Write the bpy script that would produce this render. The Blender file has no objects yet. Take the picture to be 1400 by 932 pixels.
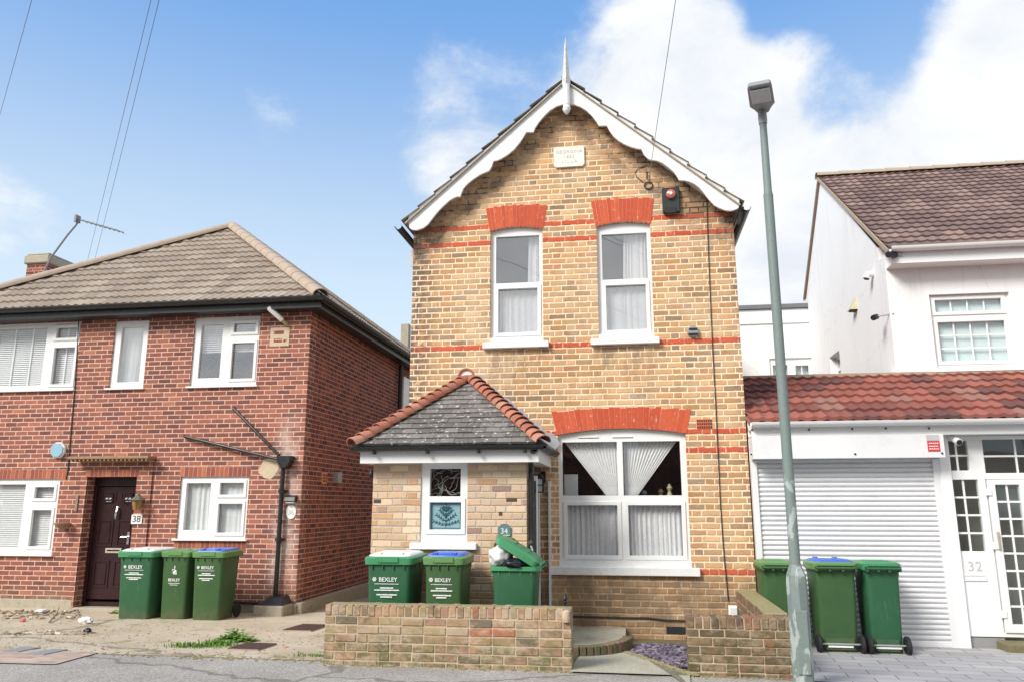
import bpy, bmesh, math, random
from mathutils import Vector, Matrix, noise as mnoise
random.seed(7)
R = math.radians
scene = bpy.context.scene
COL = scene.collection

# ------------------------------------------------------------------ camera model
F, PITCH, YAW, CH = 1056.0, R(11.97), R(8.70), 1.5
cy, sy, cp, sp = math.cos(YAW), math.sin(YAW), math.cos(PITCH), math.sin(PITCH)
FWD = Vector((-sy*cp, cy*cp, sp)); RT = Vector((cy, sy, 0)); UP = RT.cross(FWD)
CAM = Vector((0, 0, CH))
def at(px, py, Y=None, X=None, Z=None):
    """world point seen at photo pixel on a plane of the street"""
    d = FWD + (px-700)/F*RT + (466-py)/F*UP
    t = Y/d.y if Y is not None else (X/d.x if X is not None else (Z-CH)/d.z)
    return CAM + d*t
def G(Y):
    return 0.0 if Y < 7 else -0.03*(min(Y, 40)-7)
def rc(Y, xlt, xrt, yt, xlb, xrb, yb):
    a, b, c, d = at(xlt, yt, Y), at(xrt, yt, Y), at(xlb, yb, Y), at(xrb, yb, Y)
    return (a.x+c.x)/2, (b.x+d.x)/2, (c.z+d.z)/2, (a.z+b.z)/2

# ------------------------------------------------------------------ node helper
class NT:
    def __init__(s, tree):
        s.t = tree; s.n = tree.nodes; s.l = tree.links
    def node(s, typ, **kw):
        n = s.n.new(typ)
        for k, v in kw.items(): setattr(n, k, v)
        return n
    def put(s, sock, v):
        if isinstance(v, bpy.types.NodeSocket): s.l.new(v, sock)
        elif v is not None:
            if hasattr(sock.default_value, '__len__') and not hasattr(v, '__len__'): v = (v,)*len(sock.default_value)
            if hasattr(sock.default_value, '__len__') and len(sock.default_value) == 4 and len(v) == 3: v = tuple(v)+(1,)
            sock.default_value = v
    def m(s, op, a, b=None, c=None, clamp=False):
        n = s.node('ShaderNodeMath', operation=op, use_clamp=clamp)
        for i, v in enumerate((a, b, c)):
            if v is not None: s.put(n.inputs[i], v)
        return n.outputs[0]
    def vm(s, op, a, b=None, out=0):
        n = s.node('ShaderNodeVectorMath', operation=op)
        s.put(n.inputs[0], a)
        if b is not None: s.put(n.inputs[1], b)
        return n.outputs[out]
    def scale(s, a, k):
        n = s.node('ShaderNodeVectorMath', operation='SCALE'); s.put(n.inputs[0], a); s.put(n.inputs['Scale'], k); return n.outputs[0]
    def mix(s, f, a, b, blend='MIX'):
        n = s.node('ShaderNodeMix', data_type='RGBA', blend_type=blend)
        s.put(n.inputs[0], f); s.put(n.inputs[6], a); s.put(n.inputs[7], b); return n.outputs[2]
    def noise(s, vec, scale, detail=4, rough=.55, dist=0, col=False):
        n = s.node('ShaderNodeTexNoise'); s.put(n.inputs['Vector'], vec); s.put(n.inputs['Scale'], scale)
        s.put(n.inputs['Detail'], detail); s.put(n.inputs['Roughness'], rough); s.put(n.inputs['Distortion'], dist)
        return n.outputs['Color' if col else 'Fac']
    def vor(s, vec, scale, feature='F1', out='Distance'):
        n = s.node('ShaderNodeTexVoronoi', feature=feature); s.put(n.inputs['Vector'], vec); s.put(n.inputs['Scale'], scale)
        return n.outputs[out]
    def white(s, vec, col=False):
        n = s.node('ShaderNodeTexWhiteNoise'); s.put(n.inputs['Vector'], vec); return n.outputs['Color' if col else 'Value']
    def ramp(s, f, stops, interp='LINEAR'):
        n = s.node('ShaderNodeValToRGB'); s.put(n.inputs[0], f); cr = n.color_ramp; cr.interpolation = interp
        while len(cr.elements) > 1: cr.elements.remove(cr.elements[0])
        cr.elements[0].position = stops[0][0]; cr.elements[0].color = tuple(stops[0][1])+(1,)
        for p, c in stops[1:]:
            e = cr.elements.new(p); e.color = tuple(c)+(1,)
        return n.outputs[0]
    def step(s, x, a, b, lo=0., hi=1.):
        n = s.node('ShaderNodeMapRange', interpolation_type='SMOOTHSTEP')
        for i, v in enumerate((x, a, b, lo, hi)): s.put(n.inputs[i], v)
        return n.outputs[0]
    def comb(s, x, y, z=0.):
        n = s.node('ShaderNodeCombineXYZ'); s.put(n.inputs[0], x); s.put(n.inputs[1], y); s.put(n.inputs[2], z); return n.outputs[0]
    def sep(s, v):
        n = s.node('ShaderNodeSeparateXYZ'); s.put(n.inputs[0], v); return n.outputs
    def bump(s, h, strength, dist=.01):
        n = s.node('ShaderNodeBump'); s.put(n.inputs['Strength'], strength); s.put(n.inputs['Distance'], dist); s.put(n.inputs['Height'], h)
        return n.outputs[0]

def new_mat(name):
    m = bpy.data.materials.new(name); m.use_nodes = True; m.node_tree.nodes.clear()
    t = NT(m.node_tree); o = t.node('ShaderNodeOutputMaterial'); b = t.node('ShaderNodeBsdfPrincipled')
    t.l.new(b.outputs[0], o.inputs[0]); return m, t, b, o
def setp(t, b, **kw):
    names = dict(col='Base Color', rough='Roughness', metal='Metallic', normal='Normal', spec='Specular IOR Level',
                 trans='Transmission Weight', alpha='Alpha', emis='Emission Color', emis_s='Emission Strength', sub='Subsurface Weight', coat='Coat Weight')
    for k, v in kw.items(): t.put(b.inputs[names[k]], v)

def plain(name, c, rough=.5, metal=0., var=.12, vscale=6., bump=.0, bscale=120., spec=.5, dirt=None, dirt_amt=.3):
    m, t, b, o = new_mat(name)
    pos = t.node('ShaderNodeNewGeometry').outputs['Position']
    n = t.noise(pos, vscale, 5, .6)
    k = t.m('MULTIPLY_ADD', n, 2*var, 1-var)
    col = t.vm('SCALE', c); col.node.inputs['Scale'].default_value = 1; t.l.new(k, col.node.inputs['Scale'])
    if dirt:
        d = t.step(t.noise(pos, vscale*1.7, 6, .65), .52, .72)
        col = t.mix(t.m('MULTIPLY', d, dirt_amt), col, dirt)
    setp(t, b, col=col, rough=t.m('MULTIPLY_ADD', n, .2, rough-.1), metal=metal, spec=spec)
    if bump: setp(t, b, normal=t.bump(t.noise(pos, bscale, 4, .6), bump, .004))
    return m

def wall_uv(t):
    g = t.node('ShaderNodeNewGeometry'); pos = g.outputs['Position']; X, Y, Z = t.sep(pos)
    nx, ny, nz = t.sep(g.outputs['True Normal'])
    sx = t.m('GREATER_THAN', t.m('ABSOLUTE', nx), .6); sz = t.m('GREATER_THAN', t.m('ABSOLUTE', nz), .7)
    def mf(f, a, c):
        n = t.node('ShaderNodeMix', data_type='FLOAT'); t.put(n.inputs[0], f); t.put(n.inputs[2], a); t.put(n.inputs[3], c); return n.outputs[0]
    return mf(sx, X, Y), mf(sz, Z, Y), pos, (X, Y, Z)

def brick(name, bond, h, v0, stops, mortar, joint=.010, wob=.003, redrows=(), red=((.50, .09, .042), (.60, .13, .06)),
          tone=.14, bump=.5, u0=0., grime=None, extra=None, soft=.0025, inner=.25, L=.225, patch=.35, jdrift=.2, butter=0.):
    m, t, b, o = new_mat(name)
    u, v, pos, (X, Y, Z) = wall_uv(t)
    wn = t.noise(pos, 22, 3, .6, col=True); wx, wy, wz = t.sep(wn)
    wl = t.noise(pos, 3.0, 2, .5, col=True); lx, ly, lz = t.sep(wl)
    u = t.m('ADD', t.m('ADD', u, u0), t.m('MULTIPLY_ADD', wx, wob*2, -wob))
    v = t.m('ADD', v, t.m('ADD', t.m('MULTIPLY_ADD', wy, wob*2, -wob), t.m('MULTIPLY_ADD', ly, wob*2.4, -wob*1.2)))
    vv = t.m('DIVIDE', t.m('SUBTRACT', v, v0), h); row = t.m('FLOOR', vv); fv = t.m('MULTIPLY', t.m('SUBTRACT', vv, row), h)
    dv = t.m('MINIMUM', fv, t.m('SUBTRACT', h, fv))
    Pd = L*1.5 if bond == 'flemish' else L
    half = t.m('MULTIPLY', t.m('FLOORED_MODULO', row, 2.), .5)
    rj = t.m('MULTIPLY', t.white(t.comb(row, 3.3)), .06)
    uu = t.m('ADD', t.m('ADD', t.m('DIVIDE', u, Pd), half), rj); colm = t.m('FLOOR', uu)
    fu = t.m('MULTIPLY', t.m('SUBTRACT', uu, colm), Pd)
    if bond == 'flemish':
        hd = t.m('GREATER_THAN', fu, L)
        a = t.m('SUBTRACT', fu, t.m('MULTIPLY', hd, L)); end = t.m('MULTIPLY_ADD', hd, L*.5, L)
        du = t.m('MULTIPLY', t.m('MINIMUM', a, t.m('SUBTRACT', end, fu)), 1.25); cid = t.m('MULTIPLY_ADD', colm, 2., hd)
    else:
        du = t.m('MINIMUM', fu, t.m('SUBTRACT', Pd, fu)); cid = colm
    dd = t.m('MINIMUM', du, dv)
    # worn arrises and smeared pointing differ from place to place
    jv = t.m('MULTIPLY_ADD', t.noise(pos, 9, 4, .7), joint*1.1, joint*.5-joint*.55); jv = t.m('MULTIPLY', jv, t.m('MULTIPLY_ADD', t.noise(pos, 1.7, 3, .6), jdrift, 1-jdrift*.5))
    mask = t.step(dd, t.m('SUBTRACT', jv, soft), t.m('ADD', jv, soft))
    rnd = t.white(t.comb(cid, row, 1.7)); rnd2 = t.white(t.comb(cid, row, 9.1))
    bc = t.ramp(rnd, stops, 'CONSTANT')
    f1 = t.noise(pos, 45, 5, .7); f2 = t.noise(pos, 160, 3, .6)
    bk = t.m('ADD', t.m('MULTIPLY_ADD', rnd2, .3, .85-inner/2), t.m('MULTIPLY', f1, inner))
    bc = t.scale(bc, bk)
    # flaked / smoky patches inside bricks
    sm = t.step(t.noise(pos, 11, 6, .78), .54, .68)
    bc = t.mix(t.m('MULTIPLY', sm, patch), bc, t.scale(bc, .5))
    mc = t.scale(mortar, t.m('MULTIPLY_ADD', f1, .3, .85))
    if butter:
        bc = t.mix(t.m('MULTIPLY', t.step(t.noise(pos, 1.3, 5, .65), .45, .68), butter), bc, t.scale(mortar, .92))
    for k in redrows:
        r = t.m('COMPARE', row, float(k), .5)
        rc_ = t.mix(rnd, red[0], red[1]); rc_ = t.scale(rc_, t.m('MULTIPLY_ADD', f1, .5, .75))
        bc = t.mix(r, bc, rc_)
        wear = t.step(t.noise(pos, 11, 5, .8), .38, .58)
        mc = t.mix(t.m('MULTIPLY', r, wear), mc, rc_)
        chips = t.m('MULTIPLY', t.step(t.noise(pos, 30, 4, .7), .64, .7), r)
        bc = t.mix(chips, bc, mortar)
    col = t.mix(mask, mc, bc)
    big = t.noise(pos, .8, 5, .65)
    col = t.scale(col, t.m('MULTIPLY_ADD', big, tone*2, 1-tone))
    run = t.noise(t.vm('MULTIPLY', pos, (1, 1, .18)), 2.4, 5, .65)
    col = t.scale(col, t.m('MULTIPLY_ADD', t.step(run, .5, .75), -tone*.9, 1.))
    if grime:
        for (fac_fn, gc) in grime:
            col = t.mix(fac_fn(t, pos, X, Y, Z, mask), col, gc)
    setp(t, b, col=col, rough=.88, spec=.25)
    hgt = t.m('ADD', mask, t.m('ADD', t.m('MULTIPLY', f1, .35), t.m('MULTIPLY', f2, .18)))
    setp(t, b, normal=t.bump(hgt, bump, .008))
    return m

# ------------------------------------------------------------------ materials
M = {}
def bleach(t, pos, X, Y, Z, mask):     # efflorescence round the rain water pipe
    d = t.m('ABSOLUTE', t.m('SUBTRACT', X, -5.47))
    a = t.m('MULTIPLY', t.step(d, .34, .05), t.step(Z, 3.1, 2.3)); a = t.m('MULTIPLY', a, t.step(t.m('ABSOLUTE', t.m('SUBTRACT', Y, 11.9)), .2, .02))
    return t.m('MULTIPLY', a, t.step(t.noise(pos, 2.6, 5, .7), .35, .66, 0, .62))
def damp_left(t, pos, X, Y, Z, mask):
    return t.m('MULTIPLY', t.step(Z, .35, -.15), t.step(t.noise(pos, 5, 5, .7), .35, .65, 0, .6))
redstops = [(0, (.29, .108, .075)), (.16, (.22, .088, .070)), (.32, (.34, .128, .085)), (.45, (.175, .074, .064)), (.58, (.27, .098, .070)), (.72, (.38, .150, .095)), (.82, (.24, .088, .068)), (.94, (.32, .118, .082))]
M['red_brick'] = brick('red brick', 'stretcher', .0768, -.02, redstops, (.66, .45, .36), .0140, .0016, tone=.08, grime=[(bleach, (.72, .62, .56)), (damp_left, (.36, .28, .17))], inner=.3)
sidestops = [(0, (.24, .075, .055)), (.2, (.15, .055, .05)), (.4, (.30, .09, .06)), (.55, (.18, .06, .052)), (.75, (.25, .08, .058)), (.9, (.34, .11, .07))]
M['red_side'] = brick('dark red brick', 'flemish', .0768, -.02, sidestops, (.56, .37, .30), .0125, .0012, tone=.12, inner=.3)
yel = [(0, (.57, .335, .16)), (.14, (.48, .27, .12)), (.27, (.61, .39, .20)), (.4, (.37, .235, .13)), (.5, (.60, .325, .15)), (.62, (.50, .32, .17)), (.74, (.31, .22, .14)), (.78, (.59, .37, .20)), (.9, (.52, .26, .14)), (.96, (.36, .25, .165))]
def low_brown(t, pos, X, Y, Z, mask):
    return t.m('MULTIPLY', t.step(Z, .80, .45), t.step(t.noise(pos, 3.5, 5, .7), .3, .65, .35, .85))
def gable_dark(t, pos, X, Y, Z, mask):       # ragged darkening that follows the bargeboard line, strongest in the mortar joints
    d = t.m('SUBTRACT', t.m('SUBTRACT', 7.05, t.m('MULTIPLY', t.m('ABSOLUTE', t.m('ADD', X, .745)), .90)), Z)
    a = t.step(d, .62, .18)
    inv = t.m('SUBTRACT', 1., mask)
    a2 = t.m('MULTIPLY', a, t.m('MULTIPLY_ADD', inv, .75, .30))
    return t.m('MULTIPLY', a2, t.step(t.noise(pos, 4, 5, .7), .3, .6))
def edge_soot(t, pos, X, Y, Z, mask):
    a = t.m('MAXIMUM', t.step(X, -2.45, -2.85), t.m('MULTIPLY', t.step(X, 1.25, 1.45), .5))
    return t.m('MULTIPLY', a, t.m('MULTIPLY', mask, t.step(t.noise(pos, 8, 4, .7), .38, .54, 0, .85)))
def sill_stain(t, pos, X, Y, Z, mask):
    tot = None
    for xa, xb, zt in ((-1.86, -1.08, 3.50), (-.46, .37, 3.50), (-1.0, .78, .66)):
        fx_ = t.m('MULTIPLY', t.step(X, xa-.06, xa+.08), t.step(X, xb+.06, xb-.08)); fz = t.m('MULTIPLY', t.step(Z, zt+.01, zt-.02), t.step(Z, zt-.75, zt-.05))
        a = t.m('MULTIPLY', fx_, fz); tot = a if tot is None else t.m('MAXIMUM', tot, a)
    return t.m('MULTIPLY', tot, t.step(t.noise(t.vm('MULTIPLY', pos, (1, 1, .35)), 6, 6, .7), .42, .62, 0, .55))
ZB = .708; HB = .0773
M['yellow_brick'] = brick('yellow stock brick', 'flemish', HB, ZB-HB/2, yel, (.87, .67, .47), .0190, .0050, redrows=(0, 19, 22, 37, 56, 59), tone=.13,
                          grime=[(low_brown, (.21, .14, .08)), (gable_dark, (.07, .058, .05)), (edge_soot, (.13, .11, .095)), (sill_stain, (.20, .16, .115))], inner=.6, soft=.0045, patch=.6, bump=.7, jdrift=.7, butter=.38)
porch = [(0, (.60, .42, .26)), (.2, (.66, .48, .32)), (.38, (.55, .33, .18)), (.5, (.66, .51, .35)), (.68, (.57, .39, .25)), (.8, (.63, .44, .31)), (.93, (.38, .25, .19))]
M['porch_brick'] = brick('porch reclaimed brick', 'flemish', .0775, .02, porch, (.50, .43, .36), .0150, .0060, tone=.1, inner=.6, soft=.0055, bump=.8, L=.232)
M['white_paint'] = plain('white uPVC', (.82, .82, .81), .35, var=.03, vscale=3, dirt=(.62, .62, .6), dirt_amt=.12)
M['barge'] = plain('white painted timber', (.80, .80, .785), .5, var=.05, vscale=5, dirt=(.50, .50, .46), dirt_amt=.45, bump=.25, bscale=40)
M['timber_old'] = plain('weathered white timber', (.62, .62, .58), .7, var=.2, vscale=18, dirt=(.22, .22, .19), dirt_amt=.75)
M['sill'] = plain('white painted sill', (.8, .8, .79), .55, var=.05, vscale=9, dirt=(.45, .43, .4), dirt_amt=.35, bump=.2)
M['black_pvc'] = plain('black plastic', (.018, .019, .021), .38, var=.2, vscale=10, dirt=(.07, .07, .065), dirt_amt=.5)
M['black_iron'] = plain('black iron', (.012, .012, .013), .5, var=.2)
M['grey_lead'] = plain('lead flashing', (.34, .37, .40), .5, metal=.0, var=.2, vscale=14, dirt=(.6, .62, .63), dirt_amt=.5, bump=.3, bscale=30)
M['concrete'] = plain('old concrete', (.40, .36, .28), .9, var=.25, vscale=9, bump=.6, bscale=60, dirt=(.2, .2, .1), dirt_amt=.6)
M['canopy'] = plain('stained canopy slab', (.32, .21, .12), .9, var=.25, vscale=12, dirt=(.15, .1, .06), dirt_amt=.5)
M['dark_door'] = plain('dark oxblood door', (.030, .010, .012), .3, var=.15, vscale=8)
M['chrome'] = plain('satin metal', (.75, .75, .74), .25, metal=1., var=.05)
M['brass'] = plain('pale metal plate', (.66, .60, .5), .35, metal=.6, var=.05)
M['cream_room'] = plain('room wall', (.50, .49, .45), .9)
M['amber'] = plain('amber lantern glass', (.32, .15, .04), .25, var=.3, vscale=30)
M['verdigris'] = plain('green bronze', (.12, .14, .09), .6, var=.3, vscale=30)
M['galv'] = plain('galvanised steel', (.38, .39, .40), .45, metal=.5, var=.15)
M['aerial'] = plain('aerial metal', (.22, .22, .22), .5, var=.2)
M['cable'] = plain('black cable', (.03, .03, .032), .6)
M['wire'] = plain('overhead wire', (.16, .19, .24), .6)
M['wire_pale'] = plain('pale overhead wire', (.32, .33, .35), .6)
M['bin_green'] = plain('bin green plastic', (.026, .115, .050), .42, var=.12, vscale=5, dirt=(.08, .17, .08), dirt_amt=.4, bump=.15, bscale=400)
M['bin_olive'] = plain('bin olive green plastic', (.042, .108, .036), .45, var=.14, vscale=5, dirt=(.09, .15, .06), dirt_amt=.45, bump=.15, bscale=400)
def scuffed(name, c, light):
    m, t, b, o = new_mat(name); g = t.node('ShaderNodeTexCoord').outputs['Object']; pos = t.node('ShaderNodeNewGeometry').outputs['Position']
    f = t.noise(pos, 4, 5, .6); col = t.scale(c, t.m('MULTIPLY_ADD', f, .5, .75))
    st = t.step(t.noise(t.vm('MULTIPLY', pos, (14, 14, 1.6)), 2.2, 6, .7), .56, .72); col = t.mix(t.m('MULTIPLY', st, .30), col, light)
    sc = t.step(t.noise(t.vm('MULTIPLY', pos, (3, 3, 9)), 9, 5, .75), .66, .70); col = t.mix(t.m('MULTIPLY', sc, .5), col, light)
    z = t.sep(g)[2]; mud = t.m('MULTIPLY', t.step(z, .22, .0), t.step(t.noise(pos, 12, 5, .7), .35, .6, 0, .55)); col = t.mix(mud, col, (.16, .13, .085))
    setp(t, b, col=col, rough=t.m('MULTIPLY_ADD', f, .3, .35), spec=.4, normal=t.bump(t.noise(pos, 300, 3), .12, .003)); return m
M['bin_green'] = scuffed('bin green plastic', (.028, .115, .052), (.14, .22, .15)); M['bin_olive'] = scuffed('bin olive green plastic', (.045, .108, .038), (.15, .21, .11))
M['bin_lid'] = plain('bin lid green', (.06, .27, .12), .42, var=.1, vscale=6, dirt=(.12, .25, .14), dirt_amt=.3)
M['bin_lid_olive'] = plain('bin lid olive', (.12, .26, .09), .42, var=.1, vscale=6, dirt=(.14, .24, .12), dirt_amt=.3)
M['bin_white'] = plain('bin lid white', (.80, .79, .78), .45, var=.05, vscale=8, dirt=(.55, .5, .45), dirt_amt=.25)
M['bin_blue'] = plain('bin lid blue', (.04, .12, .55), .4, var=.1, vscale=6)
M['rubber'] = plain('black rubber', (.015, .015, .016), .7, var=.2)
M['bag_white'] = plain('white bin bag', (.68, .68, .67), .35, var=.1, vscale=12, bump=.5, bscale=25)
M['bag_black'] = plain('black bin bag', (.012, .013, .018), .25, var=.2, bump=.6, bscale=25)
M['print_white'] = plain('white print', (.78, .80, .78), .6, var=.1, vscale=60)
M['print_black'] = plain('black print', (.03, .03, .03), .6)
M['print_grey'] = plain('weathered lettering', (.52, .49, .45), .8, var=.2, vscale=30)
M['sign_green'] = plain('dull green slate sign', (.10, .20, .19), .6, var=.2, vscale=20)
M['plaque'] = plain('painted stone plaque', (.80, .76, .70), .8, var=.06, vscale=12, bump=.3)
M['alarm_black'] = plain('alarm box black', (.022, .028, .03), .4, var=.2)
M['alarm_red'] = plain('alarm lens red', (.55, .16, .12), .2, var=.1)
M['alarm_blue'] = plain('alarm box blue', (.28, .48, .60), .35, var=.06)
M['terracotta_vent'] = plain('terracotta airbrick', (.52, .13, .06), .8, var=.2, vscale=30)
M['orange_vent'] = plain('orange airbrick', (.75, .30, .12), .8, var=.2, vscale=30)
M['red_sticker'] = plain('red sticker', (.65, .05, .06), .5, var=.05)
M['render_white'] = plain('white masonry paint', (.87, .865, .855), .8, var=.03, vscale=1.5, dirt=(.68, .67, .64), dirt_amt=.3, bump=.6, bscale=55)
def render_mat():
    m, t, b, o = new_mat('white masonry paint'); pos = t.node('ShaderNodeNewGeometry').outputs['Position']
    col = t.scale((.87, .865, .855), t.m('MULTIPLY_ADD', t.noise(pos, 1.2, 6, .6), .10, .95))
    dr_ = t.step(t.noise(t.vm('MULTIPLY', pos, (5, 5, .35)), 1.6, 6, .65), .54, .74); col = t.mix(t.m('MULTIPLY', dr_, .30), col, (.60, .585, .55))
    wv = t.vm('ADD', pos, t.scale(t.noise(pos, 3, 4, col=True), .4)); cr = t.step(t.vor(wv, .55, 'DISTANCE_TO_EDGE'), .0, .006); col = t.mix(t.m('MULTIPLY', t.m('SUBTRACT', 1., cr), .30), col, (.5, .49, .47))
    setp(t, b, col=col, rough=.82, spec=.25, normal=t.bump(t.m('ADD', t.noise(pos, 55, 4, .65), t.m('MULTIPLY', t.noise(pos, 9, 4), .8)), .55, .006)); return m
M['render_white'] = render_mat()
M['shutter'] = plain('white roller shutter', (.78, .78, .79), .35, var=.04, vscale=2, dirt=(.55, .55, .56), dirt_amt=.25)
M['yellowed'] = plain('yellowed plastic', (.55, .5, .3), .5)
M['rust'] = plain('rusty drain grate', (.40, .28, .24), .8, var=.3, vscale=20)
M['rust_dark'] = plain('dark rust', (.13, .08, .065), .85, var=.3, vscale=30)
M['slab_dark'] = plain('dark slate cover', (.27, .27, .27), .8, var=.2, vscale=12)
M['mirror_white'] = plain('white sheet', (.7, .7, .7), .5)
M['door_green'] = plain('dark green door', (.02, .05, .035), .4)
M['skin_flower'] = plain('ornament', (.3, .2, .1), .6)
M['brown_interior'] = plain('porch interior', (.08, .06, .045), .8, var=.4, vscale=5)
M['grey_roofedge'] = plain('grey felt edge', (.16, .17, .18), .8, var=.2)

def arch_mat(name, c1, c2, mort):
    m, t, b, o = new_mat(name)
    g = t.node('ShaderNodeNewGeometry'); pos = g.outputs['Position']; rnd = g.outputs['Random Per Island']
    col = t.mix(rnd, c1, c2); f = t.noise(pos, 40, 5, .7)
    col = t.scale(col, t.m('MULTIPLY_ADD', f, .5, .75))
    chips = t.step(t.noise(t.vm('MULTIPLY', pos, (1.6, 1, .7)), 22, 5, .75), .60, .65)
    col = t.mix(t.m('MULTIPLY', chips, .85), col, mort)
    setp(t, b, col=col, rough=.85, spec=.25, normal=t.bump(f, .4, .006)); return m
M['arch_brick'] = arch_mat('painted red arch brick', (.50, .08, .038), (.60, .115, .05), (.72, .50, .38))
M['arch_mortar'] = plain('arch mortar', (.72, .46, .33), .9, var=.3, vscale=20)

def island_mat(name, stops, f_scale=30, dirtc=(.14, .14, .06), dirt=.5, mossz=None, bump=.5, dscale=6, smear=None):
    m, t, b, o = new_mat(name)
    g = t.node('ShaderNodeNewGeometry'); pos = g.outputs['Position']; rnd = g.outputs['Random Per Island']
    X, Y, Z = t.sep(pos)
    col = t.ramp(rnd, stops, 'CONSTANT'); f = t.noise(pos, f_scale, 5, .7)
    col = t.scale(col, t.m('MULTIPLY_ADD', f, .7, .65))
    d = t.step(t.noise(pos, dscale, 6, .7), .48, .66)
    if mossz is not None: d = t.m('MAXIMUM', t.m('MULTIPLY', d, .5), t.m('MULTIPLY', t.step(Z, mossz+.22, mossz-.02), t.step(t.noise(pos, dscale*1.5, 5, .7), .35, .6)))
    col = t.mix(t.m('MULTIPLY', d, dirt), col, dirtc)
    if smear:
        sm = t.step(t.noise(t.vm('MULTIPLY', pos, (.6, 1, 1.3)), 10, 6, .75), .47, .64); col = t.mix(t.m('MULTIPLY', sm, .72), col, smear)
        st = t.step(t.noise(pos, 5.5, 7, .75), .53, .66); col = t.mix(t.m('MULTIPLY', st, .55), col, (.09, .075, .045))
    setp(t, b, col=col, rough=.92, spec=.2, normal=t.bump(t.m('ADD', f, t.m('MULTIPLY', t.noise(pos, 150, 3), .5)), bump, .008)); return m
M['wall_bricks'] = island_mat('garden wall bricks', [(0, (.38, .26, .15)), (.15, (.44, .31, .20)), (.3, (.30, .21, .13)), (.42, (.45, .28, .17)), (.55, (.40, .31, .17)), (.68, (.20, .155, .12)), (.76, (.38, .23, .16)), (.83, (.46, .35, .24)), (.975, (.46, .17, .10))], mossz=.14, dirt=.85, dscale=4, smear=(.50, .40, .30), bump=.9)
M['wall_bricks_dark'] = island_mat('dark garden wall bricks', [(0, (.20, .125, .075)), (.2, (.26, .16, .10)), (.4, (.15, .10, .07)), (.55, (.24, .13, .085)), (.7, (.29, .19, .115)), (.92, (.32, .15, .09))], mossz=.30, dirt=.85, dirtc=(.10, .095, .045), smear=(.34, .27, .19), bump=.9)
M['wall_mortar'] = plain('garden wall mortar', (.50, .40, .29), .95, var=.3, vscale=14, bump=.6, bscale=90, dirt=(.16, .16, .07), dirt_amt=.6)
M['coping_moss'] = plain('mossy mortar', (.30, .26, .13), .95, var=.3, vscale=18, bump=.8, bscale=70, dirt=(.17, .17, .05), dirt_amt=.7)
M['step_brick'] = island_mat('mossy step bricks', [(0, (.22, .15, .11)), (.3, (.16, .13, .09)), (.6, (.26, .17, .12)), (.85, (.2, .17, .1))], dirt=.8)
M['slate_chip'] = island_mat('purple slate chips', [(0, (.13, .10, .15)), (.3, (.2, .16, .21)), (.6, (.09, .075, .11)), (.85, (.28, .25, .28))], dirt=.2)
M['gravel_chip'] = island_mat('loose stones', [(0, (.40, .33, .24)), (.3, (.5, .42, .32)), (.6, (.30, .24, .17)), (.9, (.6, .55, .46))], dirt=.2)
M['leaf'] = island_mat('weed leaf', [(0, (.11, .24, .03)), (.4, (.16, .32, .04)), (.7, (.08, .18, .03)), (.9, (.22, .36, .07))], dirt=.1)
M['litter_white'] = plain('white litter', (.7, .68, .66), .6, var=.2, vscale=30)
M['litter_red'] = plain('red litter', (.6, .15, .12), .6)
M['twig'] = plain('twig', (.28, .22, .15), .9)

def tile_mat(name, stops, lichen=None, la=.5, lth=.6, moss=None, tone=.12, rough=.85, lsc=24):
    m, t, b, o = new_mat(name)
    uvn = t.node('ShaderNodeUVMap'); pos = t.node('ShaderNodeNewGeometry').outputs['Position']
    u, v, w = t.sep(uvn.outputs[0])
    rnd = t.white(t.comb(t.m('FLOOR', u), t.m('FLOOR', v), .5))
    col = t.ramp(rnd, stops, 'CONSTANT'); f = t.noise(pos, 35, 5, .7)
    col = t.scale(col, t.m('MULTIPLY_ADD', f, .5, .75))
    col = t.scale(col, t.m('MULTIPLY_ADD', t.noise(pos, 1.1, 4, .6), tone*2, 1-tone))
    if lichen:
        col = t.mix(t.m('MULTIPLY', t.step(t.noise(pos, lsc, 5, .7), lth, lth+.08), la), col, lichen)
    if moss:
        col = t.mix(t.m('MULTIPLY', t.step(t.noise(pos, 3.0, 6, .75), .56, .7), .55), col, moss)
    setp(t, b, col=col, rough=rough, spec=.25, normal=t.bump(f, .35, .006)); return m
M['tile_sand'] = tile_mat('sandy concrete tiles', [(0, (.345, .28, .22)), (.3, (.375, .305, .24)), (.6, (.31, .25, .20)), (.85, (.41, .34, .27))], lichen=(.52, .45, .36), la=.4, moss=(.27, .235, .19))
M['tile_ridge_sand'] = plain('sandy ridge tile', (.42, .33, .25), .9, var=.2, vscale=8, bump=.5, bscale=60, dirt=(.3, .26, .2), dirt_amt=.5)
M['tile_slate'] = tile_mat('grey slate tiles', [(0, (.165, .15, .138)), (.3, (.20, .185, .17)), (.6, (.14, .128, .118)), (.85, (.23, .21, .195))], lichen=(.72, .70, .66), la=.9, lth=.575, moss=(.15, .135, .115), lsc=19)
M['tile_bonnet'] = island_mat('terracotta bonnet tiles', [(0, (.42, .155, .10)), (.3, (.47, .19, .125)), (.6, (.36, .13, .085)), (.85, (.50, .24, .17))], f_scale=20, dirtc=(.30, .21, .16), dirt=.6)
M['tile_brown'] = tile_mat('brown roll tiles', [(0, (.20, .135, .12)), (.3, (.24, .165, .145)), (.6, (.17, .115, .105)), (.85, (.29, .20, .17))], lichen=(.5, .42, .38), la=.45, lth=.62, moss=(.17, .12, .08))
M['tile_red'] = tile_mat('red roll tiles', [(0, (.27, .095, .072)), (.3, (.21, .08, .066)), (.5, (.33, .115, .085)), (.7, (.15, .07, .062)), (.85, (.30, .15, .12))], lichen=(.42, .28, .23), la=.35, lth=.62, moss=(.11, .075, .06))
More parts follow.
